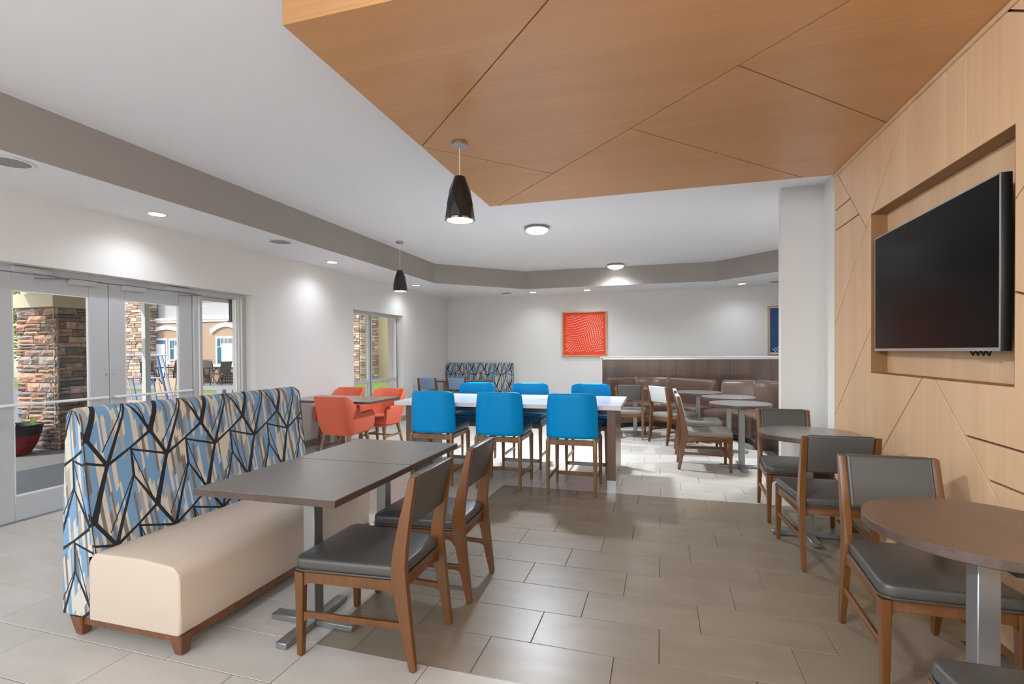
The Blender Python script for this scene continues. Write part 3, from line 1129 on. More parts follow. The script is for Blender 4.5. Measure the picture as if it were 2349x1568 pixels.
fbox('header', 2.0, 5.43, 2.158, 2.215)
fbox('mullion', 4.64, 4.762, 0, 2.158)
fbox('mullion', 2.64, 2.752, 0, 2.158)
fbox('jamb', 5.31, 5.43, 0, 2.158)
fbox('jamb', 2.0, 2.08, 0, 2.158)
fbox('stop', 5.335, 5.35, 0, 2.158, .02, .035, 'white_trim')
fbox('stop', 4.70, 4.715, 0, 2.158, .02, .035, 'white_trim')
fbox('threshold', 2.64, 4.762, -.002, .006, -.09, .03, 'alu')
for n, (ya, yb) in ((1, (4.762, 5.31)), (3, (2.08, 2.64))):
    w = structure(empty('window_%d' % n, (-5.30, (ya + yb) / 2, 0)), 'tall fixed side light beside the glass doors' if n == 1 else 'second fixed side light of the doors')
    c = (ya + yb) / 2
    mkbox('glass_pane', MAT['glass'], w, -.035, -.029, ya - c, yb - c, .1, 2.158)
    mkbox('bottom_rail', MAT['frame_alu'], w, -.08, .0, ya - c, yb - c, 0, .1, .003)
    mkbox('glazing_bead', MAT['white_trim'], w, -.029, -.012, yb - c - .014, yb - c, .1, 2.158)
    mkbox('glazing_bead', MAT['white_trim'], w, -.029, -.012, ya - c, ya - c + .014, .1, 2.158)


def grid_window(name, y0, y1, z0, z1, splits, transom, label, x=-5.25, rail=.055):
    w = structure(empty(name, (x, (y0 + y1) / 2, 0)), label)
    c = (y0 + y1) / 2
    ys = [y0] + splits + [y1]
    def b(nm, ya, yb, za, zb, xa=-.08, xb=0.0, mat='frame_alu', bev=.003):
        return mkbox(nm, MAT[mat], w, xa, xb, ya - c, yb - c, za, zb, bev)
    b('head', y0, y1, z1 - rail, z1)
    b('sill', y0, y1, z0, z0 + rail)
    b('jamb', y0, y0 + rail, z0 + rail, z1 - rail)
    b('jamb', y1 - rail - .03, y1, z0 + rail, z1 - rail)
    for s in splits:
        b('mullion', s - rail, s + rail, z0 + rail, z1 - rail)
        b('screen_track', s - .012, s + .004, z0 + rail, z1 - rail, 0, .003, 'black', 0)
    b('screen_track', y1 - rail - .02, y1 - rail - .004, z0 + rail, z1 - rail, 0, .003, 'black', 0)
    edges = []
    cur = y0 + rail
    for s in splits:
        edges.append((cur, s - rail))
        cur = s + rail
    edges.append((cur, y1 - rail - .03))
    for ya, yb in edges:
        b('transom', ya, yb, transom - rail / 2, transom + rail / 2)
        b('glass_pane', ya, yb, transom + rail / 2, z1 - rail, -.045, -.040, 'glass', 0)
        b('glass_pane', ya, yb, z0 + rail, transom - rail / 2, -.045, -.040, 'glass', 0)
        b('glazing_bead', ya, ya + .012, transom + rail / 2, z1 - rail, -.04, -.02, 'white_trim', 0)
        b('glazing_bead', yb - .012, yb, transom + rail / 2, z1 - rail, -.04, -.02, 'white_trim', 0)
        b('glazing_bead', ya + .012, yb - .012, z1 - rail - .012, z1 - rail, -.04, -.02, 'white_trim', 0)
    return w


grid_window('window_2', 7.70, 9.50, .45, 2.215, [8.42], .89, 'grey framed window with a low transom in the pale wall')
grid_window('window_4', REAR_LEFT[0], REAR_LEFT[1], .45, 2.215, [-.75], .89, 'added unseen window further along the pale wall')
# unseen wide window added in the rear wall as a source of sky light
w5 = structure(empty('window_5', (-1.55, Y_R - .1, 0)), 'added wide window band in the unseen rear wall')
for k in range(6):
    x = -2.85 + k * 5.7 / 5
    mkbox('mullion', MAT['frame_alu'], w5, max(x - .03, -2.85), min(x + .03, 2.85), -.04, .04, .15, 2.9, .003)
mkbox('head', MAT['frame_alu'], w5, -2.85, 2.85, -.04, .04, 2.9, 2.95, .003)
mkbox('sill', MAT['frame_alu'], w5, -2.85, 2.85, -.04, .04, .1, .15, .003)
for k in range(5):
    x = -2.85 + k * 5.7 / 5
    mkbox('glass_pane', MAT['glass'], w5, x + .03, x + 5.7 / 5 - .03, -.003, .003, .15, 2.9)


# ================================================================== FURNITURE
def leg_profile_back():
    # side outline (y,z) of the one-piece back leg and post; front edge then rear edge
    front = [(-.272, 0), (-.248, .12), (-.208, .32), (-.189, .42), (-.187, .47), (-.198, .53), (-.231, .68), (-.284, .882)]
    rear = [(-.318, .886), (-.284, .70), (-.265, .56), (-.258, .47), (-.264, .40), (-.278, .25), (-.294, .10), (-.304, 0)]
    return front + rear


def rail_poly(a0, a1, z0, z1, fil):
    """rail outline with concave fillets running down into the legs at both ends"""
    pts = [(a0, z1), (a1, z1)]
    n = 5
    lo = []
    for k in range(n + 1):
        t = k / n * pi / 2
        lo.append((a1 - fil * (1 - cos(t)) * 1.0, z0 - fil + fil * sin(t)))
    # from the right leg (a1, z0-fil) curving up to (a1-fil, z0)
    right = [(a1 - fil + fil * cos(pi / 2 - t) if False else a1 - fil * (1 - cos(t)), z0 - fil * (1 - sin(t))) for t in [pi / 2 * k / n for k in range(n + 1)]]
    left = [(a0 + (a1 - x), z) for x, z in reversed(right)]
    return pts + right + left


def make_chair(name, seat_mat, back_mat, label, group):
    """dining chair facing +y, origin on the floor under its middle"""
    t = empty(name, (0, 0, 0), 0, label, 'chair', group)
    W = MAT['chair_wood']
    for s in (-1, 1):
        bm = bmesh.new()
        taper_leg(bm, (s * .232, .288, 0.006), (s * .232, .284, .405), (.014, .015), (.021, .024), .2)
        lg = finish('front_leg', bm, W, t)
        bm = bmesh.new()
        lathe(bm, [(.011, 0), (.012, .006)], 10, s * .232, .288)
        finish('glide', bm, MAT['black'], lg)
        bm = bmesh.new()
        xs = sorted((s * .188, s * .222))
        prism(bm, leg_profile_back(), 'x', xs[0], xs[1], .004, 1)
        for v in bm.verts:
            if v.co.z < .001: v.co.z = .006
            k = max(0, (.40 - v.co.z) / .40)           # slimmer towards the foot
            v.co.x = s * .205 + (v.co.x - s * .205) * (1 - .25 * k)
        lg = finish('back_leg', bm, W, t)
        bm = bmesh.new()
        lathe(bm, [(.010, 0), (.011, .006)], 10, s * .205, -.288)
        finish('glide', bm, MAT['black'], lg)
        # side rail and stretcher, slightly toed in towards the back
        for nm, z0, z1, th, yb in (('seat_rail', .355, .405, .011, -.20), ('stretcher', .186, .214, .010, -.245)):
            bm = bmesh.new()
            prism(bm, rail_poly(yb, .268, z0, z1, .036), 'x', -th, th, .003, 1)
            for v in bm.verts:
                f = (v.co.y - yb) / (.268 - yb)
                v.co.x += s * (.205 + .027 * f)
            finish(nm, bm, W, t)
    for y, x1 in ((.284, .215), (-.225, .19)):
        bm = bmesh.new()
        prism(bm, rail_poly(-x1, x1, .355, .405, .03), 'y', y - .011, y + .011, .003, 1)
        finish('seat_rail', bm, W, t)

    def warp(x, y, z):
        f = (y + .25) / .56
        return (x * (.80 + .20 * min(1, max(0, f * 1.25))), y, z + .006 * f)
    bm = bmesh.new()
    cushion(bm, -.252, .252, -.235, .316, .407, .466, .05, .018, .012, warp)
    st = finish('seat', bm, seat_mat, t, 50)
    bm = bmesh.new()
    pts = [Vector(warp(x, y, .411)) for x, y in rrect(-.253, .253, -.236, .317, .05)]
    tube(bm, pts + [pts[0]], .0045, 5)
    finish('piping', bm, seat_mat, st)
    # backrest: built flat in x/height then leaned along the posts
    bm = bmesh.new()

    def lean(x, h, d):
        y = -.246 - (h - .64) * .25 - d + .022 + .030 * (x / .19) ** 2 * 0 + (-.012 * (1 - (x / .19) ** 2))
        return (x, y - .016, h)
    cushion(bm, -.187, .187, .638, .890, -.018, .030, .012, .012, 0, lambda x, h, d: lean(x, h, -d), 3)
    bk = finish('backrest', bm, back_mat, t, 50)
    for sx in (-1, 1):
        bm = bmesh.new()
        pts = [Vector(lean(sx * .176, h, -.030)) for h in (.645, .70, .76, .82, .884)]
        tube(bm, pts, .003, 5)
        finish('piping', bm, MAT['piping'] if seat_mat is MAT['vinyl_grey'] else back_mat, bk)
    return t


RZ_L, RZ_R, RZ_F, RZ_B = pi / 2, -pi / 2, 0, pi     # facing -x, +x, +y, -y
cA = make_chair('dining_chair', MAT['vinyl_grey'], MAT['vinyl_grey'], 'wooden chair with grey seat at the oblong table end away from the orange armchairs', 'grey wooden dining chairs')
cA.location = (-1.340, 2.215, 0)
cA.rotation_euler = (0, 0, RZ_L)
G1 = 'grey wooden dining chairs'
dup(cA, (-1.315, 2.86, 0), RZ_L, 'wooden chair with grey seat at the oblong table half nearer the bar table', G1)
dup(cA, (1.145, 4.84, 0), RZ_B, 'grey wooden chair between the column and a round table, facing into the room', G1)
dup(cA, (1.135, 3.90, 0), RZ_F, 'grey wooden chair showing its back, drawn up to the round table by the column', G1)
dup(cA, (1.150, 2.690, 0), RZ_B, 'grey wooden chair below the television, partly under the brown-tinted round table', G1)
dup(cA, (1.075, 1.545, 0), RZ_F, 'grey wooden chair at the brown-tinted round table, opposite the chair below the television', G1)
cT = make_chair('dining_chair', MAT['vinyl_taupe'], MAT['vinyl_light'], 'wooden chair in profile with taupe seat at the round table nearest the column', 'taupe wooden dining chairs')
cT.location = (.570, 6.535, 0)
cT.rotation_euler = (0, 0, RZ_R)
G2 = 'taupe wooden dining chairs'
dup(cT, (.570, 7.445, 0), RZ_R, 'wooden chair in profile with taupe seat, half hidden behind a like chair', G2)
dup(cT, (.265, 8.185, 0), math.atan2(-.77, .64), 'wooden chair with pale back turned at an angle beside the brown banquette', G2)
cH = make_chair('dining_chair', MAT['vinyl_taupe'], MAT['vinyl_grey'], 'wooden chair with grey back behind the white bar table, facing the banquette', 'taupe wooden dining chairs')
cH.location = (-.395, 8.54, 0)
cBl = make_chair('dining_chair', MAT['fabric_bluegrey'], MAT['fabric_bluegrey'], 'wooden chair with blue-grey back beside the window wall, before the printed bench', 'blue-grey wooden dining chairs')
cBl.location = (-4.735, 10.09, 0)
dup(cBl, (-4.055, 10.09, 0), 0, 'wooden chair with blue-grey back before the printed bench, away from the window wall', 'blue-grey wooden dining chairs')


# ---- tables
ZT = .785


def table_base(t, z_top, arm=.25, col=.034, rot=0.0):
    A = MAT['alu']
    bm = bmesh.new()
    box(bm, -col, col, -col * 1.05, col * 1.05, .03, z_top - .012, .003, 1)
    finish('column', bm, A, t)
    for k in range(4):
        a = rot + k * pi / 2
        bm = bmesh.new()
        r0_ = .034 if k % 2 == 0 else .034
        box(bm, .03, arm, -.032, .032, .004, .034, .004, 1)
        bmesh.ops.rotate(bm, verts=bm.verts, cent=(0, 0, 0), matrix=Matrix.Rotation(a, 3, 'Z'))
        f = finish('base_foot', bm, A, t)
        bm = bmesh.new()
        lathe(bm, [(.012, 0), (.012, .004)], 10, cos(a) * (arm - .03), sin(a) * (arm - .03))
        finish('glide', bm, MAT['black'], f)
    bm = bmesh.new()
    box(bm, -.03, .03, -.03, .03, .004, .034)
    finish('base_hub', bm, A, t)
    bm = bmesh.new()
    for a in (0, pi / 2):
        box(bm, -.2, .2, -.02, .02, z_top - .012, z_top - .0005)
        bmesh.ops.rotate(bm, verts=bm.verts, cent=(0, 0, 0), matrix=Matrix.Rotation(pi / 2, 3, 'Z'))
    finish('top_bracket', bm, MAT['black'], t)


def rect_table(name, x0, x1, y0, y1, bx, by, label, group, ztop=ZT, feet=.25):
    t = empty(name, (bx, by, 0), 0, label, 'table', group)
    table_base(t, ztop - .034, feet)
    bm = bmesh.new()
    box(bm, x0 - bx, x1 - bx, y0 - by, y1 - by, ztop - .034, ztop - .0015, .002, 1)
    tp = finish('table_top', bm, MAT['lam_edge'], t)
    bm = bmesh.new()
    box(bm, x0 - bx + .002, x1 - bx - .002, y0 - by + .002, y1 - by - .002, ztop - .0015, ztop)
    finish('laminate_face', bm, MAT['lam_top'], tp)
    return t


rect_table('dining_table', -2.163, -1.363, 1.885, 2.604, -1.750, 2.235, 'oblong taupe table beside the printed bench, the half away from the orange armchairs', 'tables at the printed bench')
rect_table('dining_table', -2.163, -1.363, 2.610, 3.310, -1.750, 2.95, 'oblong taupe table beside the printed bench, the half nearer the orange armchairs', 'tables at the printed bench')
rect_table('dining_table', -5.03, -3.645, 5.80, 6.62, -4.52, 6.25, 'oblong taupe table among the orange armchairs', None, feet=.3)
rect_table('dining_table', -5.06, -4.43, 10.45, 11.12, -4.75, 10.8, 'oblong dark table before the far printed bench, beside the window wall', 'tables at the far bench')
rect_table('dining_table', -4.40, -3.72, 10.45, 11.12, -4.06, 10.8, 'oblong dark table before the far printed bench, away from the window wall', 'tables at the far bench')


def round_table(cx, cy, bx, by, r, label, face='lam_top', group='round pedestal tables', rot=0.0):
    t = empty('round_table', (bx, by, 0), 0, label, 'table', group)
    table_base(t, ZT - .036, .25, .033, rot)
    bm = bmesh.new()
    lathe(bm, [(r - .003, ZT - .036), (r, ZT - .033), (r, ZT - .003), (r - .0015, ZT - .0015)], 72, cx - bx, cy - by)
    tp = finish('table_top', bm, MAT['lam_edge'], t, 30)
    bm = bmesh.new()
    lathe(bm, [(r - .0016, ZT - .0014), (r - .0016, ZT)], 72, cx - bx, cy - by)
    finish('laminate_face', bm, MAT[face], tp, 30)
    return t


round_table(1.16, 2.235, 1.085, 2.08, .365, 'round table top, browned for the ceiling reflection, by the timber wall, in front of the television', 'lam_reflect')
round_table(1.165, 4.42, 1.13, 4.30, .36, 'round taupe table between two grey chairs, beside the column')
round_table(1.015, 6.68, 1.02, 6.60, .36, 'round table at the banquette, the one nearest the column')
round_table(.995, 7.58, 1.0, 7.55, .36, 'round table at the banquette, between two other round tables')
round_table(.655, 8.36, .66, 8.37, .36, 'round table at the banquette beside the chair with the pale back', rot=pi / 4)
round_table(-.33, 9.02, -.33, 8.95, .36, 'round table mostly hidden behind a chair, at the banquette end by the white bar table')


# ---- white bar table
bt = empty('bar_table', (-1.59, 5.62, 0), 0, 'tall bar table with white quartz top and walnut panel legs', 'table')
bx, by = -1.59, 5.62
mkbox('table_top', MAT['quartz'], bt, -2.86 - bx, -.325 - bx, 5.06 - by, 6.19 - by, .842, .886, .003, 1)
for x0, x1 in ((-2.784, -2.69), (-.478, -.388)):
    lg = mkbox('panel_leg', MAT['walnut'], bt, x0 - bx, x1 - bx, 5.2 - by, 6.01 - by, .10, .8418, .002)
    mkbox('kick_plate', MAT['steel'], lg, x0 - bx + .0005, x1 - bx - .0005, 5.2005 - by, 6.0095 - by, 0, .0998)
mkbox('apron', MAT['walnut'], bt, -2.69 - bx, -.478 - bx, 5.36 - by, 5.39 - by, .76, .8418, .002)
mkbox('apron', MAT['walnut'], bt, -2.69 - bx, -.478 - bx, 5.84 - by, 5.87 - by, .76, .8418, .002)
bm = bmesh.new()
lathe(bm, [(.045, .8862), (.045, .888), (.04, .889)], 24, -1.27 - bx, 5.63 - by)
finish('cable_port', bm, MAT['alu'], bt)


# ---- blue counter stools
def make_stool(label, group):
    t = empty('counter_stool', (0, 0, 0), 0, label, 'stool', group)
    W = MAT['stool_wood']
    for s in (-1, 1):
        for y, zt, nm in ((-.245, .575, 'back_leg'), (.25, .555, 'front_leg')):
            bm = bmesh.new()
            zb = .004
            rings = [rect_ring(s * .238, y, zb, .0125, .0125, .5), rect_ring(s * .238, y, .25, .018, .019, .5),
                     rect_ring(s * .236, y * .99, zt - .04, .021, .024, .5), rect_ring(s * .230, y * .965, zt, .014, .018, .5)]
            loft(bm, rings)
            lg = finish(nm, bm, W, t, 45)
            bm = bmesh.new()
            lathe(bm, [(.009, 0), (.009, .004)], 8, s * .238, y)
            finish('glide', bm, MAT['black'], lg)
        bm = bmesh.new()
        prism(bm, rail_poly(-.228, .232, .510, .556, .03), 'x', s * .236 - .012, s * .236 + .012, .003, 1)
        finish('seat_rail', bm, W, t)
        mkbox('stretcher', W, t, s * .236 - .008, s * .236 + .008, -.235, .24, .138, .172, .003)
    for y in (-.243, .246):
        mkbox('seat_rail', W, t, -.218, .218, y - .011, y + .011, .500, .556, .003)
    fr_ = mkbox('footrest', W, t, -.222, .222, .240, .260, .080, .120, .003)
    mkbox('kick_strip', MAT['alu'], fr_, -.20, .20, .262 - .0022, .2622, .085, .115)
    bm = bmesh.new()
    cushion(bm, -.25, .25, -.20, .29, .557, .648, .05, .022, .014)
    finish('seat', bm, MAT['blue_dark'], t, 50)
    # curved back shell
    bm = bmesh.new()
    rings = []
    nx, prof = 15, [(.570, 0), (.585, 1), (.70, 1), (.85, 1), (.97, 1), (1.008, .8), (1.022, .35)]
    H0, H1 = .570, 1.022
    half = .252
    cols_o, cols_i = [], []
    rows = 9
    def shell(u, v, d):
        # u in -1..1 across, v in 0..1 up, d 0 outer .. 1 inner
        w = half - .022 * v ** 3 - (.012 * max(0, (v - .93) / .07) ** 2)
        x = u * w
        c = .085 * abs(u) ** 3.2                       # wraps forward at the sides
        y = -.292 - .012 * v + c
        th = .058 - .012 * v
        y += d * th * (1 - .25 * abs(u) ** 4)
        z = H0 + (H1 - H0) * v - .012 * (abs(u) ** 8) * v
        return Vector((x, y, z))
    U = [-1 + 2 * i / 20 for i in range(21)]
    V = [0, .02, .08, .25, .45, .65, .82, .92, .97, 1.0]
    for u in U:
        ring = []
        for v in V: ring.append(shell(u, v, 0 if .01 < v < .99 else .18))
        for v in reversed(V): ring.append(shell(u, v, 1 if .01 < v < .99 else .82))
        rings.append(ring)
    # soften the two vertical ends
    def shrink(r, f):
        c = sum(r, Vector()) / len(r)
        return [Vector((p.x, c.y + (p.y - c.y) * f, p.z)) for p in r]
    a0 = shrink(rings[0], .55)
    a1 = shrink(rings[-1], .55)
    a0 = [p + Vector((-.010, .004, 0)) for p in a0]
    a1 = [p + Vector((.010, .004, 0)) for p in a1]
    loft(bm, [a0] + rings + [a1])
    bk = finish('backrest', bm, MAT['blue_vinyl'], t, 60)
    for sx in (-1, 1):
        bm = bmesh.new()
        tube(bm, [shell(sx * .97, v, .5) + Vector((sx * .012, 0, 0)) for v in (.03, .2, .4, .6, .8, .94)], .0028, 5)
        finish('side_seam', bm, MAT['blue_vinyl'], bk)
    return t


GS = 'blue stools at the white bar table'
s1 = make_stool('blue stool showing its back, at the bar table leg away from the orange armchairs', GS)
s1.location = (-.805, 5.165, 0)
dup(s1, (-1.575, 5.170, 0), 0, 'blue stool showing its back, the middle one along the bar table', GS)
dup(s1, (-2.335, 5.170, 0), 0, 'blue stool showing its back, beside the orange armchairs', GS)
dup(s1, (-.785, 6.155, 0), pi, 'blue stool across the bar table, backed by the brown banquette', GS)
dup(s1, (-1.580, 6.155, 0), pi, 'blue stool across the bar table, the middle one of its side', GS)
dup(s1, (-2.325, 6.155, 0), pi, 'blue stool across the bar table, in front of the far printed bench', GS)


# ---- orange tub armchairs
def make_tub(label, group):
    t = empty('tub_armchair', (0, 0, 0), 0, label, 'armchair', group)
    # U path: right arm front -> back -> left arm front, origin mid-chair, facing +y
    hw, yf, yb, rc = .272, .30, -.27, .15
    path = []
    for k in range(9): path.append((hw, yf + (yb + rc - yf) * k / 9))
    for k in range(13):
        a = -pi / 2 * k / 12
        path.append((hw - rc + rc * cos(a), yb + rc + rc * sin(a)))
    for k in range(1, 9): path.append((hw - rc - (2 * (hw - rc)) * k / 9, yb))
    for k in range(13):
        a = -pi / 2 - pi / 2 * k / 12
        path.append((-hw + rc + rc * cos(a), yb + rc + rc * sin(a)))
    for k in range(1, 10): path.append((-hw, yb + rc + (yf - yb - rc) * k / 9))
    n = len(path)
    th = .045

    def sm(x):
        x = max(0, min(1, x))
        return x * x * (3 - 2 * x)
    rings = []
    for i, (x, y) in enumerate(path):
        p0, p1 = Vector(path[max(i - 1, 0)]), Vector(path[min(i + 1, n - 1)])
        d = (p1 - p0).normalized()
        nr = Vector((-d.y, d.x))                 # outward or inward
        if nr.dot(Vector((x, y + .05))) < 0: nr = -nr
        f = sm((-.03 - y) / .20)                  # 1 at the back, 0 on the arms
        zt = .635 + .235 * f
        zt += .012 * (1 - f) * (y / .3)
        e = max(0, (y - .235) / .065)             # rounded arm fronts
        zt -= .045 * e ** 2
        zb = .345 + .03 * (y + .27) / .57 + .03 * e ** 2
        lean_k = .10 * f
        flare = .03
        ring = []
        def P(off, z):
            h = (z - .35) / .5
            o = off + flare * h * .6
            q = Vector((x, y)) + nr * o
            # shell tucks in below
            tuck = .03 * max(0, (.46 - z) / .12)
            q -= nr * tuck
            return Vector((q.x, q.y - lean_k * max(0, h), z))
        for z in (zb, zb + .03, zb + (zt - zb) * .33, zb + (zt - zb) * .66, zt - .02): ring.append(P(0, z))
        ring.append(P(-th * .15, zt - .005))
        ring.append(P(-th * .5, zt))
        ring.append(P(-th * .85, zt - .005))
        for z in (zt - .02, zb + (zt - zb) * .66, zb + (zt - zb) * .33, zb + .03, zb): ring.append(P(-th, z))
        rings.append(ring)
    bm = bmesh.new()
    loft(bm, rings)
    finish('shell', bm, MAT['orange'], t, 60)
    bm = bmesh.new()
    cushion(bm, -.235, .235, -.235, .305, .375, .475, .07, .025, .015)
    finish('seat', bm, MAT['orange'], t, 50)
    bm = bmesh.new()
    cushion(bm, -.225, .225, -.225, .285, .338, .376, .06, .008)
    finish('seat_pan', bm, MAT['orange'], t, 50)
    L_ = MAT['leg_wood']
    for sx in (-1, 1):
        for sy in (-1, 1):
            bm = bmesh.new()
            taper_leg(bm, (sx * .225, .27 if sy > 0 else -.27, 0), (sx * .185, .225 if sy > 0 else -.18, .342), (.014, .014), (.022, .026), .3)
            finish('leg', bm, L_, t)
        mkbox('stretcher', L_, t, sx * .207 - .010, sx * .207 + .010, -.22, .235, .165, .195, .003)
    mkbox('stretcher', L_, t, -.2, .2, -.012, .012, .168, .192, .003)
    return t


GO = 'orange tub armchairs round the oblong table'
o1 = make_tub('orange armchair showing its full back, between the printed bench and the oblong table', GO)
o1.location = (-4.10, 5.92, 0)
dup(o1, (-4.07, 6.80, 0), pi + .0, 'orange armchair facing the room, in front of the window mullion, next to the bar table', GO)
dup(o1, (-4.84, 6.86, 0), pi, 'orange armchair facing the room, its top rising over the table by the window wall', GO)


# ---- printed benches
def make_bench(L_, label):
    """bench facing +y; local x along its length, y=0 at the rear foot of the back"""
    t = empty('banquette_bench', (0, 0, 0), 0, label, 'bench', 'benches with branch print backs')
    h = L_ / 2
    # back profile (y,z), anticlockwise, rounded top
    prof = [(.000, .106), (.004, .25), (.012, .55), (.028, .90), (.042, 1.10), (.052, 1.140), (.070, 1.160), (.094, 1.168), (.118, 1.160), (.136, 1.140), (.150, 1.10),
            (.178, .80), (.214, .55), (.236, .44), (.232, .425), (.212, .40), (.200, .36), (.198, .25), (.196, .106)]
    bm = bmesh.new()
    uvl = bm.loops.layers.uv.new('UVMap')
    # arc length along the profile as v
    acc = [0]
    for i in range(1, len(prof)): acc.append(acc[-1] + (Vector(prof[i]) - Vector(prof[i - 1])).length)
    top = acc[7]
    ends = [(-h, .97), (-h + .012, 1.0), (h - .012, 1.0), (h, .97)]
    cyy, czz = .11, .6
    rows = []
    for x, k in ends:
        rows.append([bm.verts.new((x, cyy + (p[0] - cyy) * (1 - (1 - k) * 2), czz + (p[1] - czz) * (1 - (1 - k) * .5))) for p in prof])
    n = len(prof)
    for r in range(len(ends) - 1):
        for i in range(n):
            j = (i + 1) % n
            f = bm.faces.new((rows[r][i], rows[r][j], rows[r + 1][j], rows[r + 1][i]))
            for lp in f.loops:
                q = lp.vert
                row = rows[r] if q in rows[r] else rows[r + 1]
                idx = row.index(q)
                a = acc[idx]
                lp[uvl].uv = (.332 * 9 + h - .11 - q.co.x, 1.177 - (a - top) if idx >= 7 else 1.177 - (top - a) * 1.0)
    for row, flip in ((rows[0], True), (rows[-1], False)):
        f = bm.faces.new(list(reversed(row)) if flip else row)
        for lp in f.loops:
            lp[uvl].uv = (lp.vert.co.y * (-1 if flip else 1) + .332 * 9 - .30, lp.vert.co.z)
    bk = finish('backrest', bm, MAT['print'], t, 50)
    # seam piping on the near and far front edges
    for x in (-h + .006, h - .006):
        bm = bmesh.new()
        tube(bm, [(x, p[0], p[1]) for p in prof[9:14]], .0025, 5)
        finish('piping', bm, MAT['piping'], bk)
    bm = bmesh.new()
    z0, z1 = .106, .445
    sy0, sy1 = .197, .785
    # seat block: rounded front-top edge
    sp = [(sy0, z0), (sy1 - .012, z0), (sy1 - .003, z0 + .01), (sy1, z0 + .10)]
    for k in range(7):
        a = pi / 2 * k / 6
        sp.append((sy1 - .07 + .07 * cos(a), z1 - .075 + .065 * sin(a)))
    sp += [(sy1 - .25, z1 + .004), (sy0 + .05, z1), (sy0, z1 - .01)]
    rr = []
    for x, ins in ((-h, .014), (-h + .004, .004), (-h + .014, 0), (h - .014, 0), (h - .004, .004), (h, .014)):
        rr.append([(x, y - (ins if y > .5 else 0), z - (ins if z > .3 else 0)) for y, z in sp])
    loft(bm, rr)
    st = finish('seat', bm, MAT['cream'], t, 50)
    for x in (-h + .005, h - .005):
        bm = bmesh.new()
        tube(bm, [(x, y - .003, z - .003) for y, z in sp[3:13]], .0026, 5)
        finish('seam', bm, MAT['cream'], st)
    B = MAT['bench_wood']
    mkbox('base_rail', B, t, -h + .02, h - .02, .745, .765, .060, .106, .002)
    mkbox('base_rail', B, t, -h + .02, h - .02, .05, .07, .060, .106, .002)
    mkbox('base_rail', B, t, -h + .02, -h + .04, .07, .745, .060, .106, .002)
    mkbox('base_rail', B, t, h - .04, h - .02, .07, .745, .060, .106, .002)
    for sx in (-1, 1):
        for y, s in ((.745, 1), (.09, -1)):
            bm = bmesh.new()
            x = sx * (h - .04)
            loft(bm, [rect_ring(x, y, .005, .022, .022, .15), rect_ring(x, y, .106, .040, .042, .15)])
            lg = finish('leg', bm, B, t)
            bm = bmesh.new()
            lathe(bm, [(.014, 0), (.014, .005)], 10, x, y)
            finish('glide', bm, MAT['black'], lg)
    return t


b1 = make_bench(1.62, 'long bench with blue and black branch print back and cream seat, beside the oblong tables')
b1.location = (-2.938, 1.80 + .81, 0)
b1.rotation_euler = (0, 0, -pi / 2)
b2 = make_bench(1.74, 'far bench with blue and black branch print back, against the back wall')
b2.location = (-4.23, 11.865, 0)
b2.rotation_euler = (0, 0, pi)


# ---- curved brown banquettes
def catmull(pts, n):
    P = [Vector(p) for p in pts]
    P = [2 * P[0] - P[1]] + P + [2 * P[-1] - P[-2]]
    out = []
    m = len(P) - 3
    for i in range(n + 1):
        t = i / n * m
        k = min(int(t), m - 1)
        f = t - k
        a, b, c, d = P[k:k + 4]
        out.append(.5 * ((2 * b) + (c - a) * f + (2 * a - 5 * b + 4 * c - d) * f * f + (3 * b - a - 3 * c + d) * f ** 3))
    return out


def make_banquette(front, back, segs, label, zt=.92):
    c0 = sum((Vector(p) for p in front + back), Vector((0, 0))) / (len(front) + len(back))
    t = empty('curved_banquette', (c0.x, c0.y, 0), 0, label, 'banquette')
    N_ = 12 * segs
    Fp, Bp = catmull(front, N_), catmull(back, N_)
    Lm = MAT['brown_leather']

    def sect(i, prof):
        a, b = Fp[i], Bp[i]
        d = (b - a)
        ln = d.length
        d /= ln
        # prof entries: (distance from front if >=0 or from back if negative, z)
        return [((a + d * q if q >= 0 else b + d * q) - c0).to_3d() + Vector((0, 0, z)) for q, z in prof]
    base = [(.03, 0), (.03, .09), (-.02, .09), (-.02, 0)]
    bm = bmesh.new()
    loft(bm, [sect(i, base) for i in range(N_ + 1)])
    finish('plinth', bm, MAT['black'], t)
    seat = [(.012, .09), (0, .11), (0.001, .20), (.008, .21), (.001, .22), (0, .31), (.008, .32), (-.0001 + .001, .33), (0, .40), (.015, .44), (.05, .455), (.2, .46), (-.14, .45), (-.10, .09)]
    bk = [(-.20, .42), (-.185, .60), (-.165, .80), (-.15, zt - .05), (-.125, zt - .012), (-.09, zt), (-.05, zt - .012), (-.03, zt - .05), (-.02, .09), (-.10, .09), (-.16, .30)]
    per = N_ // segs
    for s in range(segs):
        for nm, prof in (('seat', seat), ('backrest', bk)):
            bm = bmesh.new()
            rings = []
            i0, i1 = s * per, (s + 1) * per
            for i in range(i0, i1 + 1):
                rings.append([Vector(p) for p in sect(i, prof)])
            # soft ends at the seams
            for idx, nb in ((0, 1), (-1, -2)):
                r = rings[idx]
                c = sum(r, Vector()) / len(r)
                d = (sum(rings[nb], Vector()) / len(r) - c)
                d = d.normalized() * .004
                soft = [p + (c - p) * .05 for p in r]
                inner = [p + d * 3 for p in r]
                rings[idx] = soft if idx == 0 else soft
                if idx == 0: rings.insert(1, inner)
                else: rings.insert(len(rings) - 1, inner)
            loft(bm, rings)
            finish(nm, bm, Lm, t, 50)
    return t


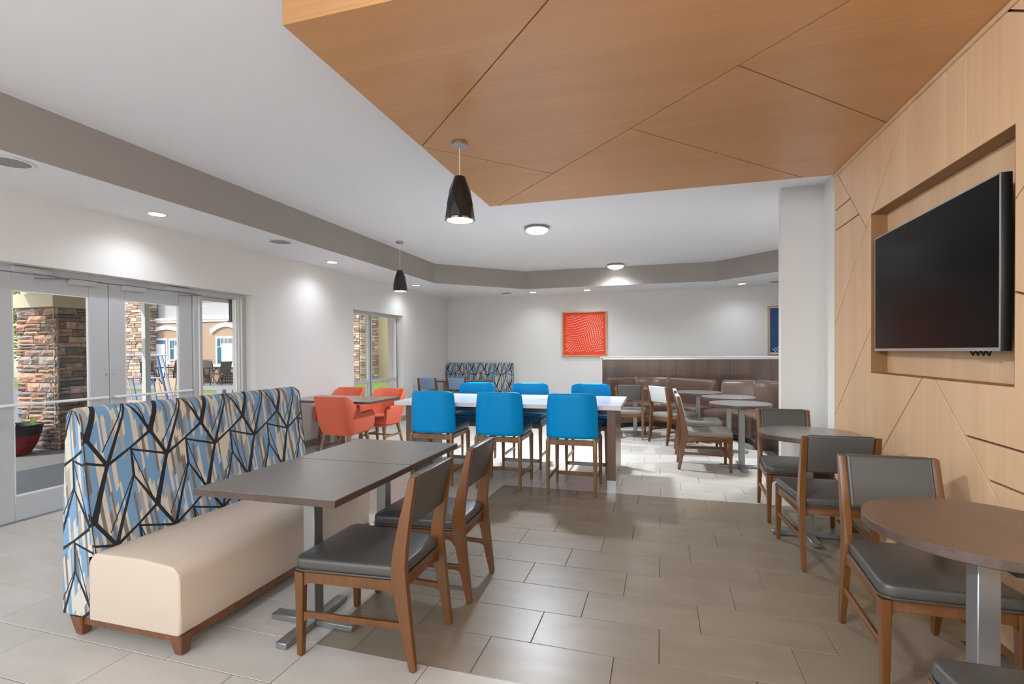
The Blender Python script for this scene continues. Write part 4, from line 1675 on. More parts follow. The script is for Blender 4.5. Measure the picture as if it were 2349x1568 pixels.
make_banquette([(-.64, 9.42), (-.45, 9.60), (-.17, 9.76), (.03, 9.76), (.32, 9.58), (.66, 9.02)],
               [(-.93, 9.80), (-.70, 10.16), (-.26, 10.45), (.16, 10.44), (.60, 10.10), (1.10, 9.46)], 3,
               'curved brown leather banquette against the half-height walnut wall')
bq = make_banquette([(.76, 8.74), (1.05, 8.71), (1.25, 8.56), (1.37, 8.26), (1.39, 7.86)],
               [(1.20, 9.50), (1.62, 9.50), (1.98, 9.30), (2.15, 8.80), (2.16, 7.88)], 3,
               'curved brown leather banquette turning the corner behind the column')
cq = bq.location
mkbox('end_panel', MAT['bandwood'], bq, 1.42 - cq.x, 2.2 - cq.x, 7.80 - cq.y, 7.86 - cq.y, 0, .5, .003)
mkbox('end_panel', MAT['bandwood'], bq, 1.60 - cq.x, 1.66 - cq.x, 6.9 - cq.y, 7.80 - cq.y, 0, .5, .003)

# ---- half-height wall behind the banquettes
hw = structure(mkbox('wall_half', MAT['bandwood'], None, -1.06, X_R - .002, 10.56, 10.68, 0, 1.295), 'half-height walnut wall with white cap')
mkbox('cap', MAT['white_trim'], hw, -1.10, X_R - .003, 10.535, 10.705, 1.295, 1.325, .003)
mkbox('end_post', MAT['white_trim'], hw, -1.085, -1.06, 10.55, 10.69, 0, 1.295, .003)
xs = [-1.03, .42, 1.42, 2.3, 3.3, X_R - .01]
for a, b in zip(xs[:-1], xs[1:]):
    mkbox('wood_panel', MAT['bandwood'], hw, a + .003, b - .003, 10.549, 10.5598, .1, 1.255, .002)
mkbox('metal_strip', MAT['steel'], hw, -1.05, X_R - .01, 10.545, 10.5598, 1.262, 1.292, .002)  # steel band below the cap

# ================================================================== ON THE WALLS
# television
tv = empty('television', (1.635, (2.895 + 4.37) / 2, 1.85), 0, 'black flat screen television hung in the niche of the timber wall', 'television')
TVW, TVH = 1.475, .845
bm = bmesh.new()
box(bm, -.045, .0, -TVW / 2, TVW / 2, -TVH / 2, TVH / 2, .004, 2)
finish('housing', bm, MAT['black'], tv)
mkbox('screen', MAT['screen'], tv, -.0475, -.0455, -TVW / 2 + .008, TVW / 2 - .008, -TVH / 2 + .018, TVH / 2 - .008)
for y0, y1, z0, z1 in ((-TVW / 2, TVW / 2, -TVH / 2, -TVH / 2 + .017), (-TVW / 2, -TVW / 2 + .0075, -TVH / 2 + .017, TVH / 2), (TVW / 2 - .0075, TVW / 2, -TVH / 2 + .017, TVH / 2), (-TVW / 2 + .0075, TVW / 2 - .0075, TVH / 2 - .0075, TVH / 2)):
    mkbox('bezel', MAT['steel'], tv, -.0485, -.0455, y0, y1, z0, z1)
bm = bmesh.new()
box(bm, .0, .035, -.35, .35, -.28, .25, .006, 2)
finish('rear_cover', bm, MAT['black'], tv)
mkbox('wall_bracket', MAT['black'], tv, .035, .0725, -.2, .2, -.2, .2)
bm = bmesh.new()
for k in range(4):
    y = -.62 + k * .045
    tube(bm, [(-.02, y, -TVH / 2 + .004), (-.02, y + .02, -TVH / 2 - .022), (-.02, y + .045, -TVH / 2 + .002)], .005, 6)
finish('cable', bm, MAT['black'], tv)
tv.rotation_euler = (0, 0, radians(-1.2))


def picture(cx, zc, size, label, kind):
    t = empty('framed_picture', (cx, Y_B, zc), 0, label, 'picture')
    h = size / 2
    w, dp = .026, .05
    for x0, x1, z0, z1 in ((-h, h, h - w, h), (-h, h, -h, -h + w), (-h, -h + w, -h + w, h - w), (h - w, h, -h + w, h - w)):
        mkbox('frame_bar', MAT['art_frame'], t, x0, x1, -dp, -.002, z0, z1, .002)
    if kind == 'orange':
        mkbox('panel', MAT['art_orange'], t, -h + w, h - w, -.014, -.004, -h + w, h - w)
        bm = bmesh.new()
        n = 18
        for i in range(n):
            for j in range(n):
                u, v = (i + .5 * (j % 2)) / (n - 1) * 2 - 1, j / (n - 1) * 2 - 1
                x = u + .10 * sin(2.6 * v + .4) + .03 * sin(5 * v * u)
                z = v + .13 * sin(2.8 * u + 1.2 * v)
                if abs(x) > .95 or abs(z) > .95: continue
                a = .75 + .75 * sin(2.2 * u - 1.2 * v + .6)
                ln = .026 + .010 * sin(3 * u + 2 * v)
                c = Vector((x * (h - .075), -.019, z * (h - .075)))
                d = Vector((cos(a), 0, sin(a)))
                e = Vector((-sin(a), 0, cos(a)))
                vs = [bm.verts.new(c + d * (sx * ln) + e * (sz * .0075) + Vector((0, yy, 0))) for yy in (.005, -.006) for sx, sz in ((-1, -1), (1, -1), (1, 1), (-1, 1))]
                for f in ((0, 1, 2, 3), (4, 5, 6, 7), (0, 1, 5, 4), (1, 2, 6, 5), (2, 3, 7, 6), (3, 0, 4, 7)):
                    bm.faces.new([vs[k] for k in f])
        o = finish('relief_dashes', bm, MAT['art_dash'], t, 0)
        o['kind'] = 'stuff'
        o['label'] = 'rows of small raised dashes in waves'
    else:
        mkbox('mat_board', MAT['white_trim'], t, -h + w, h - w, -.012, -.004, -h + w, h - w)
        mkbox('panel', MAT['art_blue'], t, -h + w + .022, h - w - .022, -.02, -.0125, -h + w + .03, h - w - .022)
        for k in range(7):
            bm = bmesh.new()
            box(bm, -.055 - .006 * k, .055 + .006 * k, -.003, 0, -.011, .011)
            bmesh.ops.rotate(bm, verts=bm.verts, cent=(0, 0, 0), matrix=Matrix.Rotation(radians(50), 3, 'Y'))
            o = finish('dash', bm, MAT['art_light'], t, 0)
            o.location = (-h + .13 + .05 * k, -.0205, -h + .10 + .012 * k)
    return t


picture(-1.612, 1.853, 1.062, 'square orange relief picture in a pale wood frame on the back wall', 'orange')
picture(2.893, 1.862, 1.062, 'blue picture in a wood frame, half hidden behind the column', 'blue')


# ================================================================== LAMPS AND CEILING THINGS
def lamp_light(kind, name, parent, loc, energy, **kw):
    d = bpy.data.lights.new(name, kind)
    d.energy = energy
    d.color = (.89, .97, 1.09)
    for k, v in kw.items(): setattr(d, k, v)
    o = bpy.data.objects.new(name, d)
    COL.objects.link(o)
    o.parent = parent
    o.location = loc
    return o


DOWN_W, DOME_W, PEND_W, REAR_W, GLOBE_W = 36, 650, 18, 10, 60


def downlight(x, y, label, z=Z_S, energy=None):
    t = empty('recessed_downlight', (x, y, z), 0, label, 'downlight', 'recessed downlights')
    bm = bmesh.new()
    lathe(bm, [(.078, 0), (.090, -.002), (.092, -.005), (.080, -.008), (.070, -.004), (.070, 0)], 36, cap0=False, cap1=False)
    finish('trim_ring', bm, MAT['white_trim'], t)
    bm = bmesh.new()
    lathe(bm, [(.070, -.0035), (.04, -.0045), (.005, -.005)], 36)
    finish('lens', bm, MAT['lamp_white'], t)
    lamp_light('SPOT', 'downlight_lamp', t, (0, 0, -.02), energy or DOWN_W, spot_size=radians(150), spot_blend=1.0, shadow_soft_size=.07)
    return t


for y, lb in ((3.751, 'lit recessed downlight in the soffit above the glass doors'), (6.517, 'lit recessed downlight in the soffit between the doors and the window'),
              (9.28, 'lit recessed downlight in the soffit above the window end, behind a pendant'), (.98, 'lit recessed downlight in the soffit beside the near end of the glass doors'), (-1.8, 'lit recessed downlight in the soffit by the window beyond the doors')):
    downlight(-4.71, y, lb)
for x, lb in ((-2.712, 'lit recessed downlight above the pale wall between bench and orange picture'), (-1.458, 'lit recessed downlight above the orange picture'), (1.746, 'lit recessed downlight above the half wall near the blue picture')):
    downlight(x, 11.24, lb)
for x, y in ((-3.2, -.6), (-1.2, -.6), (.6, -.6), (-3.2, -2.2), (-1.2, -2.2), (.6, -2.2)):  # extra lamps added out of view for light bounced off the floor
    downlight(x, y, 'added unseen downlight in the flat ceiling near the rear wall', Z_C, REAR_W)


def speaker(x, y, label):
    t = empty('ceiling_speaker', (x, y, Z_S), 0, label, 'speaker', 'round ceiling speakers')
    bm = bmesh.new()
    lathe(bm, [(.125, 0), (.14, -.002), (.142, -.006), (.122, -.008), (.120, 0)], 40, cap0=False, cap1=False)
    finish('rim', bm, MAT['white_trim'], t)
    bm = bmesh.new()
    lathe(bm, [(.122, -.004), (.06, -.005), (.01, -.0055)], 40)
    finish('grille', bm, MAT['speaker'], t)


speaker(-4.43, 2.43, 'round ceiling speaker in the soffit beside the glass doors')
speaker(-4.445, 5.124, 'round ceiling speaker in the soffit between two downlights')
speaker(-3.346, 11.213, 'round ceiling speaker in the soffit above the far printed bench')
speaker(2.36, 11.145, 'round ceiling speaker in the soffit beside the column')


def dome(x, y, label, energy=DOME_W):
    t = empty('dome_light', (x, y, Z_C), 0, label, 'ceiling light', 'dome ceiling lights')
    bm = bmesh.new()
    lathe(bm, [(.13, 0), (.13, -.02), (.165, -.024), (.185, -.030), (.186, -.036), (.17, -.044), (.158, -.040), (.155, -.03)], 48, cap1=False)
    finish('rim', bm, MAT['chrome'], t)
    bm = bmesh.new()
    prof = [(.160, -.036)]
    for k in range(1, 9):
        a = pi / 2 * k / 8
        prof.append((max(.160 * cos(a), .004), -.038 - .065 * sin(a)))
    lathe(bm, prof, 48)
    finish('glass_bowl', bm, MAT['dome_glow'], t)
    for k in range(3):
        a = .6 + k * 2 * pi / 3
        bm = bmesh.new()
        lathe(bm, [(.006, -.050), (.006, -.030)], 10, .163 * cos(a), .163 * sin(a))
        finish('clip', bm, MAT['chrome'], t)
    lamp_light('SPOT', 'dome_lamp', t, (0, 0, -.13), energy, spot_size=radians(165), spot_blend=1.0, shadow_soft_size=.12)


dome(-1.60, 6.90, 'lit dome ceiling light beyond the timber ceiling')
dome(-.76, 10.35, 'lit dome ceiling light close to the back bulkhead', 110)
dome(2.25, 7.5, 'added dome ceiling light, unseen behind the column', 420)  # made-up lamp that brightens the banquette area


def pendant(x, y, z, drop, label):
    t = empty('pendant_lamp', (x, y, z), 0, label, 'pendant lamp', 'black faceted pendants')
    bm = bmesh.new()
    lathe(bm, [(.058, 0), (.060, -.004), (.060, -.024), (.056, -.028)], 32)
    cn = finish('canopy', bm, MAT['steel'], t, 30)
    bm = bmesh.new()
    lathe(bm, [(.006, -.045), (.006, -.027)], 10)
    finish('cord_grip', bm, MAT['steel'], cn)
    bm = bmesh.new()
    tube(bm, [(0, 0, -.027), (0, 0, -drop)], .0035, 8)
    finish('cord', bm, MAT['white_trim'], t)
    # faceted shade
    bm = bmesh.new()
    Hs = .335
    n = 8
    lv = [(.042, 0, 0), (.080, -Hs * .30, .5), (.104, -Hs * .62, 0), (.112, -Hs * .93, .5), (.114, -Hs, .5)]
    rings = []
    for r, zz, ph in lv:
        rings.append([bm.verts.new((r * cos(2 * pi * (k + ph) / n), r * sin(2 * pi * (k + ph) / n), -drop + zz)) for k in range(n)])
    for a, b, ph in ((0, 1, 0), (1, 2, 1), (2, 3, 0)):
        A, B = rings[a], rings[b]
        for k in range(n):
            if ph == 0:
                bm.faces.new((A[k], A[(k + 1) % n], B[k]))
                bm.faces.new((A[(k + 1) % n], B[(k + 1) % n], B[k]))
            else:
                bm.faces.new((A[k], A[(k + 1) % n], B[(k + 1) % n]))
                bm.faces.new((A[k], B[(k + 1) % n], B[k]))
    for k in range(n):
        bm.faces.new((rings[3][k], rings[3][(k + 1) % n], rings[4][(k + 1) % n], rings[4][k]))
    bm.faces.new(rings[0])
    sh = finish('shade', bm, MAT['black_shade'], t, 0)
    bm = bmesh.new()
    lathe(bm, [(.1085, -drop - Hs - .0), (.1085, -drop - Hs + .012), (.103, -drop - Hs + .012), (.103, -drop - Hs)], 32, cap0=False, cap1=False)
    bm2 = bm
    finish('rim', bm2, MAT['steel'], sh)
    bm = bmesh.new()
    lathe(bm, [(.102, -drop - Hs + .006), (.06, -drop - Hs + .007), (.004, -drop - Hs + .0075)], 32)
    finish('diffuser', bm, MAT['shade_in'], t)
    lamp_light('SPOT', 'pendant_lamp_light', t, (0, 0, -drop - Hs - .02), PEND_W, spot_size=radians(140), spot_blend=.9, shadow_soft_size=.09)


pendant(-1.435, 3.57, Z_W, .265, 'black faceted pendant hung from the timber ceiling')
pendant(-3.90, 7.13, Z_C, .46, 'black faceted pendant hung from the white ceiling near the window')

# ================================================================== OUTDOORS
structure(mkbox('ground', MAT['concrete'], None, -40, X_L - WT, -14, 14.6, -.3, -.01), 'pale concrete paving outside the doors')
structure(mkbox('ground', MAT['concrete'], None, X_L - WT, 30, -40, Y_R - .3, -.3, -.01), 'concrete paving behind the building')
structure(mkbox('ground', MAT['concrete'], None, -40, X_L - WT, -40, -14, -.3, -.01), 'concrete paving further along')
lawn = mkbox('lawn', MAT['grass'], None, -40, 12, 14.6, 60, -.3, .0)
tag(lawn, 'mown green lawn before the far building', 'lawn', kind='stuff')


# ---- stone pillar by the doors: every stone of the two seen faces is a piece
def rough_stone(seed):
    rnd = random.Random(seed)
    bm = bmesh.new()
    nx, nz = 3, 2
    def pt(i, j):
        x, z = i / nx - .5, j / nz - .5
        edge = i in (0, nx) or j in (0, nz)
        d = .28 + (.0 if edge else .5) + rnd.uniform(-.10, .22)
        return (x * (1 - .02) + (0 if i in (0, nx) else rnd.uniform(-.05, .05)), -d, z * .96 + (0 if j in (0, nz) else rnd.uniform(-.08, .08)))
    g = [[bm.verts.new(pt(i, j)) for j in range(nz + 1)] for i in range(nx + 1)]
    for i in range(nx):
        for j in range(nz):
            bm.faces.new((g[i][j], g[i + 1][j], g[i + 1][j + 1], g[i][j + 1]))
    loop = [g[i][0] for i in range(nx + 1)] + [g[nx][j] for j in range(1, nz + 1)] + [g[i][nz] for i in range(nx - 1, -1, -1)] + [g[0][j] for j in range(nz - 1, 0, -1)]
    bv = [bm.verts.new((v.co.x, 0, v.co.z)) for v in loop]
    for k in range(len(loop)):
        bm.faces.new((loop[k], bv[k], bv[(k + 1) % len(loop)], loop[(k + 1) % len(loop)]))
    me = bpy.data.meshes.new('ledge_stone')
    bmesh.ops.recalc_face_normals(bm, faces=bm.faces)
    bm.to_mesh(me)
    bm.free()
    me.materials.append(MAT['stone'])
    return me


STONE_ME = [rough_stone(k) for k in range(8)]


def courses(w, h, rnd, hmin, hmax, wmin, wmax):
    z = 0
    while z < h - .02:
        ch = min(rnd.uniform(hmin, hmax), h - z)
        if h - z - ch < hmin * .6: ch = h - z
        x = 0
        while x < w - .01:
            cw = min(rnd.uniform(wmin, wmax), w - x)
            if w - x - cw < wmin * .6: cw = w - x
            # now and then split a course into two thin stones
            if ch > hmax * .62 and rnd.random() < .5:
                k = rnd.uniform(.4, .6)
                yield x, x + cw, z, z + ch * k
                yield x, x + cw, z + ch * k, z + ch
            else:
                yield x, x + cw, z, z + ch
            x += cw
        z += ch


PX0, PX1, PYA, PYB, PZH = -9.62, -8.72, 5.31, 6.20, 2.165
pil = empty('stone_pillar', ((PX0 + PX1) / 2, (PYA + PYB) / 2, 0), 0, 'stacked ledge stone porch pillar outside the glass doors', 'pillar')
pc = pil.location
mkbox('core', MAT['mortar'], pil, PX0 - pc.x + .05, PX1 - pc.x - .05, PYA - pc.y + .05, PYB - pc.y - .05, 0, PZH)
rnd = random.Random(5)
GP = .006
for face in range(2):
    for a, b, z0, z1 in courses(.90, PZH, rnd, .055, .15, .14, .42):
        if rnd.random() < .35 and z1 - z0 > .1: pass
        me = rnd.choice(STONE_ME)
        cz, wx, hz = (z0 + z1) / 2, b - a - GP, z1 - z0 - GP
        if face == 0:
            o = inst('stone', me, pil, ((a + b) / 2 - .45, -.395, cz), (0, 0, 0), (wx, .07, hz))
        else:
            o = inst('stone', me, pil, (.395, (a + b) / 2 - .445, cz), (0, 0, pi / 2), (wx, .07, hz))
# porch beams resting on the pillar and the porch roof
pb = empty('porch_roof', (-7.6, 5.7, 0), 0, 'flat porch roof on cream beams outside the doors', 'porch roof')


def pbox(nm, m, x0, x1, y0, y1, z0, z1):
    return mkbox(nm, MAT[m], pb, x0 + 7.6, x1 + 7.6, y0 - 5.7, y1 - 5.7, z0, z1, .004)


pbox('pillar_cap', 'beam', -9.70, -8.66, 5.25, 6.26, PZH, 2.375)
pbox('beam', 'beam', -9.45, -8.9, 6.26, 12.0, 2.6, 2.9)
pbox('beam', 'beam', -9.45, -8.9, 5.3, 6.26, 2.376, 2.9)
pbox('roof_deck', 'beam', -9.3, X_L - WT - .01, -1.5, 11.8, 2.9, 3.05)
pbox('beam', 'beam', -9.45, -8.9, -1.5, 5.3, 2.6, 2.9)
# slim white porch post
pp = mkbox('porch_post', MAT['white_trim'], None, -.05, .05, -.05, .05, 0, 2.6, .006)
pq = ray_pt(318, 907, 11.4)
pp.location = (-9.17, 7.05, 0)
bm = bmesh.new()
tag(pp, 'slim white porch post outside the right door leaf', 'post')
bm.free()

# ---- potted plant
pt_ = empty('planter_pot', (-8.93, 4.88, 0), 0, 'red glazed planter with dark rim beside the stone pillar', 'planter')
bm = bmesh.new()
lathe(bm, [(.17, 0), (.20, .01), (.275, .16), (.31, .28)], 40, cap1=False)
finish('bowl', bm, MAT['pot_red'], pt_)
bm = bmesh.new()
lathe(bm, [(.31, .28), (.318, .30), (.335, .40), (.345, .42), (.335, .43), (.31, .42), (.30, .36), (.02, .35)], 40, cap0=False)
finish('rim', bm, MAT['pot_rim'], pt_)
bm = bmesh.new()
lathe(bm, [(.30, .362), (.01, .37)], 24)
finish('soil', bm, MAT['soil'], pt_)
rnd = random.Random(3)
for k in range(16):
    bm = bmesh.new()
    a, ln, w = rnd.uniform(0, 2 * pi), rnd.uniform(.12, .26), rnd.uniform(.018, .034)
    r = rnd.uniform(.02, .22)
    base = Vector((r * cos(a * 3), r * sin(a * 3), .365))
    rows = []
    for i in range(5):
        f = i / 4
        c = base + Vector((cos(a) * ln * f * .6, sin(a) * ln * f * .6, ln * (f - .35 * f * f)))
        ww = w * sin(pi * (.12 + .86 * f)) + .002
        sd = Vector((-sin(a), cos(a), 0)) * ww
        rows.append((bm.verts.new(c - sd), bm.verts.new(c + Vector((0, 0, -.004))), bm.verts.new(c + sd)))
    for i in range(4):
        for j in range(2):
            bm.faces.new((rows[i][j], rows[i][j + 1], rows[i + 1][j + 1], rows[i + 1][j]))
    finish('leaf', bm, MAT['leaf'], pt_)


# ---- stone cladding joined as one part (far)
def far_stones(parent, name, origin, faces, seed, hmin=.07, hmax=.2, wmin=.18, wmax=.55):
    """faces: list of (start xyz offset, direction along, outward normal, width, height)"""
    rnd = random.Random(seed)
    bm = bmesh.new()
    tones = []
    for st, al, nr, w, h in faces:
        st, al, nr = Vector(st), Vector(al), Vector(nr)
        for a, b, z0, z1 in courses(w, h, rnd, hmin, hmax, wmin, wmax):
            dpt = rnd.uniform(.02, .07)
            g = .007
            p = [st + al * q + Vector((0, 0, z)) for q, z in ((a + g, z0 + g), (b - g, z0 + g), (b - g, z1 - g), (a + g, z1 - g))]
            lo = [bm.verts.new(q) for q in p]
            c = sum(p, Vector()) / 4
            hi = [bm.verts.new(q + (c - q) * .06 + nr * (dpt + rnd.uniform(-.01, .012))) for q in p]
            tn = rnd.random()
            bm.faces.new(hi)
            tones.append(tn)
            for k in range(4):
                bm.faces.new((lo[k], lo[(k + 1) % 4], hi[(k + 1) % 4], hi[k]))
                tones.append(tn)
    bm.faces.ensure_lookup_table()
    o = finish(name, bm, MAT['stone_far'], parent, 0)
    at_ = o.data.attributes.new('tone', 'FLOAT', 'FACE')
    for i, v in enumerate(tones): at_.data[i].value = v
    o['kind'] = 'stuff'
    return o


# ---- far building seen through the doors
FY = 18.4
GZ = .14
bd = empty('apartment_building', (-20, FY, 0), 0, 'two-tone stucco building across the lawn with arched heads', 'building')


def bb(nm, m, x0, x1, y0, y1, z0, z1, par=None, bev=0):
    return mkbox(nm, MAT[m], par or bd, x0 + 20, x1 + 20, y0 - FY, y1 - FY, z0, z1, bev)


bb('lower_wall', 'stucco_tan', -24.4, -15.6, FY, FY + .4, 0.005, 2.95)
bb('upper_wall', 'stucco_white', -24.4, -15.6, FY + .05, FY + .4, 3.12, 8)
bb('band', 'white_trim', -24.4, -15.6, FY - .08, FY + .4, 2.93, 3.04, bev=.01)
bb('band', 'white_trim', -24.4, -15.6, FY - .14, FY + .4, 3.04, 3.16, bev=.01)
bb('eave', 'white_trim', -24.4, -15.6, FY - .5, FY + .4, 4.3, 4.42)


def facade_window(x0, x1, z0, z1, door=False):
    f = bb('door' if door else 'window', 'white_trim', x0, x1, FY - .05, FY + .0, z0, z1)
    def w(nm, m, a, b, c, d, y0=-.06, y1=-.05):
        mkbox(nm, MAT[m], f, a + 20, b + 20, y0, y1, c, d)
    t_ = .09
    if door:
        w('door_leaf', 'dark_glass', x0 + t_, x1 - t_, z0, z1 - t_)
        w('blind', 'blind', x0 + .25, x1 - .12, z0 + .1, z1 - .28, -.068, -.06)
    else:
        w('pane', 'dark_glass', x0 + t_, x1 - t_, z0 + .16, z1 - t_)
        w('curtain', 'teal', x0 + t_ + .04, x0 + t_ + .26, z0 + .16, z1 - t_, -.066, -.06)
        w('blind', 'blind', x0 + t_ + .26, x1 - t_, z0 + .16, z1 - .33, -.066, -.06)
        for k in range(1, 4):
            xx = x0 + t_ + (x1 - x0 - 2 * t_) * k / 4
            w('glazing_bar', 'white_trim', xx - .012, xx + .012, z1 - .5, z1 - t_, -.078, -.066)
        w('glazing_bar', 'white_trim', x0 + t_, x1 - t_, z1 - .5, z1 - .475, -.078, -.066)
        bb('sill', 'white_trim', x0 - .08, x1 + .08, FY - .12, FY, z0 - .0, z0 + .14)
    return f


def arch(x0, x1, zs, rise):
    bm = bmesh.new()
    n = 16
    lo, hi = [], []
    for k in range(n + 1):
        f = k / n
        x = x0 + (x1 - x0) * f
        z = zs + rise * (1 - (2 * f - 1) ** 2)
        lo.append((x + 20, z))
        hi.append((x + 20 + (f - .5) * .12, z + .19))
    prism(bm, lo + list(reversed(hi)), 'y', -.10, 0)
    finish('arch_head', bm, MAT['white_trim'], bd, 0)


def fx(px_):
    """X on the far facade seen at photo column px_"""
    r = fwd + RIGHT * ((px_ - 1174.5) / F_PX)
    return r.x * FY / r.y


facade_window(fx(349), fx(386), GZ, 2.20, True)
facade_window(fx(389), fx(420), .95, 2.18)
arch(fx(343), fx(428), 2.30, .32)
facade_window(fx(497), fx(539), .82, 2.24)
arch(fx(488), fx(556), 2.36, .32)
# chimney breast of stone on the facade
cx0, cx1 = -24.4, fx(328) * (FY - .7) / FY
ch = bb('stone_breast_core', 'mortar', cx0, cx1, FY - .7, FY, .005, 7)
far_stones(bd, 'stone_cladding', None, [((cx0 + 20, -.7, 0), (1, 0, 0), (0, -1, 0), cx1 - cx0, 7), ((cx1 + 20, -.7, 0), (0, 1, 0), (1, 0, 0), .7, 7)], 11)
# patio slab with low stone walls
structure(mkbox('ground', MAT['concrete'], None, -24.4, -15.6, 15.7, FY, -.2, GZ), 'raised concrete patio of the far building')
for pxx in (407, 468):
    X_ = fx(pxx) * .955
    wl = empty('low_stone_wall', (X_, 17.55, GZ), 0, 'short stone screen wall on the far patio by the %s' % ('door' if pxx == 407 else 'window'), 'wall')
    mkbox('core', MAT['mortar'], wl, -.16, .16, -.2, .2, 0, 1.0)
    far_stones(wl, 'stone_cladding', None, [((-.16, -.2, 0), (1, 0, 0), (0, -1, 0), .32, 1.0), ((.16, -.2, 0), (0, 1, 0), (1, 0, 0), .4, 1.0)], pxx)
    mkbox('coping', MAT['beam'], wl, -.22, .22, -.26, .26, 1.0, 1.06)


# ---- patio chairs and tables
def patio_chair(loc, rz, label):
    t = empty('patio_chair', loc, rz, label, 'chair', 'bronze patio chairs')
    Mt = MAT['patio_metal']
    for s in (-1, 1):
        bm = bmesh.new()
        tube(bm, [(s * .26, .28, 0), (s * .26, .22, .25), (s * .26, .20, .44), (s * .28, .10, .62), (s * .28, -.18, .66), (s * .26, -.24, .50)], .016, 6)
        finish('arm_leg', bm, Mt, t)
        bm = bmesh.new()
        tube(bm, [(s * .24, -.30, 0), (s * .24, -.22, .25), (s * .24, -.22, .46), (s * .24, -.34, .98)], .016, 6)
        finish('back_leg', bm, Mt, t)
    bm = bmesh.new()
    box(bm, -.24, .24, -.22, .25, .42, .445, .008)
    finish('seat', bm, MAT['sling'], t)
    bm = bmesh.new()
    prism(bm, [(-.225, .50), (-.25, .50), (-.36, .98), (-.335, .98)], 'x', -.235, .235, .006)
    finish('backrest', bm, MAT['sling'], t)
    return t


def patio_table(loc, label):
    t = empty('patio_table', loc, 0, label, 'table', 'bronze patio tables')
    bm = bmesh.new()
    lathe(bm, [(.5, .70), (.52, .71), (.52, .73), (.5, .74)], 28)
    finish('table_top', bm, MAT['patio_metal'], t)
    for k in range(4):
        a = k * pi / 2 + .5
        bm = bmesh.new()
        tube(bm, [(.42 * cos(a), .42 * sin(a), 0), (.2 * cos(a), .2 * sin(a), .35), (.36 * cos(a), .36 * sin(a), .70)], .018, 6)
        finish('leg', bm, MAT['patio_metal'], t)


def patio(px_, y):
    r = fwd + RIGHT * ((px_ - 1174.5) / F_PX)
    return (r.x * y / r.y, y, GZ)


patio_chair(patio(343, 16.4), -1.9, 'bronze patio chair by the stone chimney breast, behind the scaffold frame')
patio_chair(patio(397, 16.4), 1.7, 'bronze patio chair beside the low stone wall')
patio_table(patio(371, 16.4), 'round bronze patio table behind the scaffold frame')
patio_chair(patio(506, 16.4), 1.5, 'bronze patio chair under the far window')
patio_chair(patio(486, 17.4), .2, 'bronze patio chair tucked behind the patio table, near the far window')
patio_table(patio(474, 16.4), 'round bronze patio table before the far window')
# wire dome cover beside the chair
wd = empty('wicker_dome', patio(524, 17.6), 0, 'dark openwork wicker dome beside the patio chair', 'cover')
for k in range(7):
    bm = bmesh.new()
    a = k * pi / 7
    tube(bm, [(.42 * cos(b) * cos(a), .42 * cos(b) * sin(a), .48 * sin(b)) for b in [pi * q / 12 for q in range(13)]], .02, 5)
    finish('rib', bm, MAT['patio_metal'], wd)
for k in range(5):
    bm = bmesh.new()
    b = pi / 2 * (k + .3) / 5.5
    tube(bm, [(.42 * cos(b) * cos(a), .42 * cos(b) * sin(a), .48 * sin(b)) for a in [2 * pi * q / 16 for q in range(17)]], .02, 5)
    finish('hoop', bm, MAT['patio_metal'], wd)

# ---- second wing seen through the window
W2 = empty('stone_chimney_wing', (-14, 22.5, 0), 0, 'ochre stucco wing with stone clad chimney seen through the window', 'building')
mkbox('wall', MAT['stucco_gold'], W2, -3, 6, 0, .4, 0.005, 8)
mkbox('chimney_core', MAT['mortar'], W2, -2.5, .38, -1.6, 0, 0.005, 8)
far_stones(W2, 'stone_cladding', None, [((-2.5, -1.6, 0), (1, 0, 0), (0, -1, 0), 2.88, 8), ((.38, -1.6, 0), (0, 1, 0), (1, 0, 0), 1.6, 8)], 23, .08, .24, .2, .6)
sc2 = empty('scaffold_tower', (-13.6, 19.6, 0), 0, 'steel scaffold tower before the stone chimney seen through the window', 'scaffold')
for x in (0, -1.3):
    bm = bmesh.new()
    tube(bm, [(x, 0, 0), (x, 0, 3.6)], .03, 6)
    finish('upright', bm, MAT['tube_steel'], sc2)
for k in range(7):
    bm = bmesh.new()
    tube(bm, [(0, 0, .45 + k * .46), (-1.3, 0, .47 + k * .46)], .022, 6)
    finish('rung', bm, MAT['patio_metal'], sc2)
for z0, z1 in ((.6, 1.4), (1.9, 2.6)):
    bm = bmesh.new()
    tube(bm, [(-.2, 0, z0), (-1.1, 0, z1)], .02, 6)
    finish('brace', bm, MAT['tube_steel'], sc2)

# ---- scaffold frame and timber in front of the lawn
SD = 15.4
so = ray_pt(340, 900, SD)
so.z = 0
sf = empty('folding_scaffold', so, 0, 'blue and steel scaffold frame leaning outside the doors', 'scaffold')


def stube(nm, pts, m, r=.026):
    bm = bmesh.new()
    tube(bm, [ray_pt(x, y, d) - so for x, y, d in pts], r, 6)
    finish(nm, bm, MAT[m], sf)


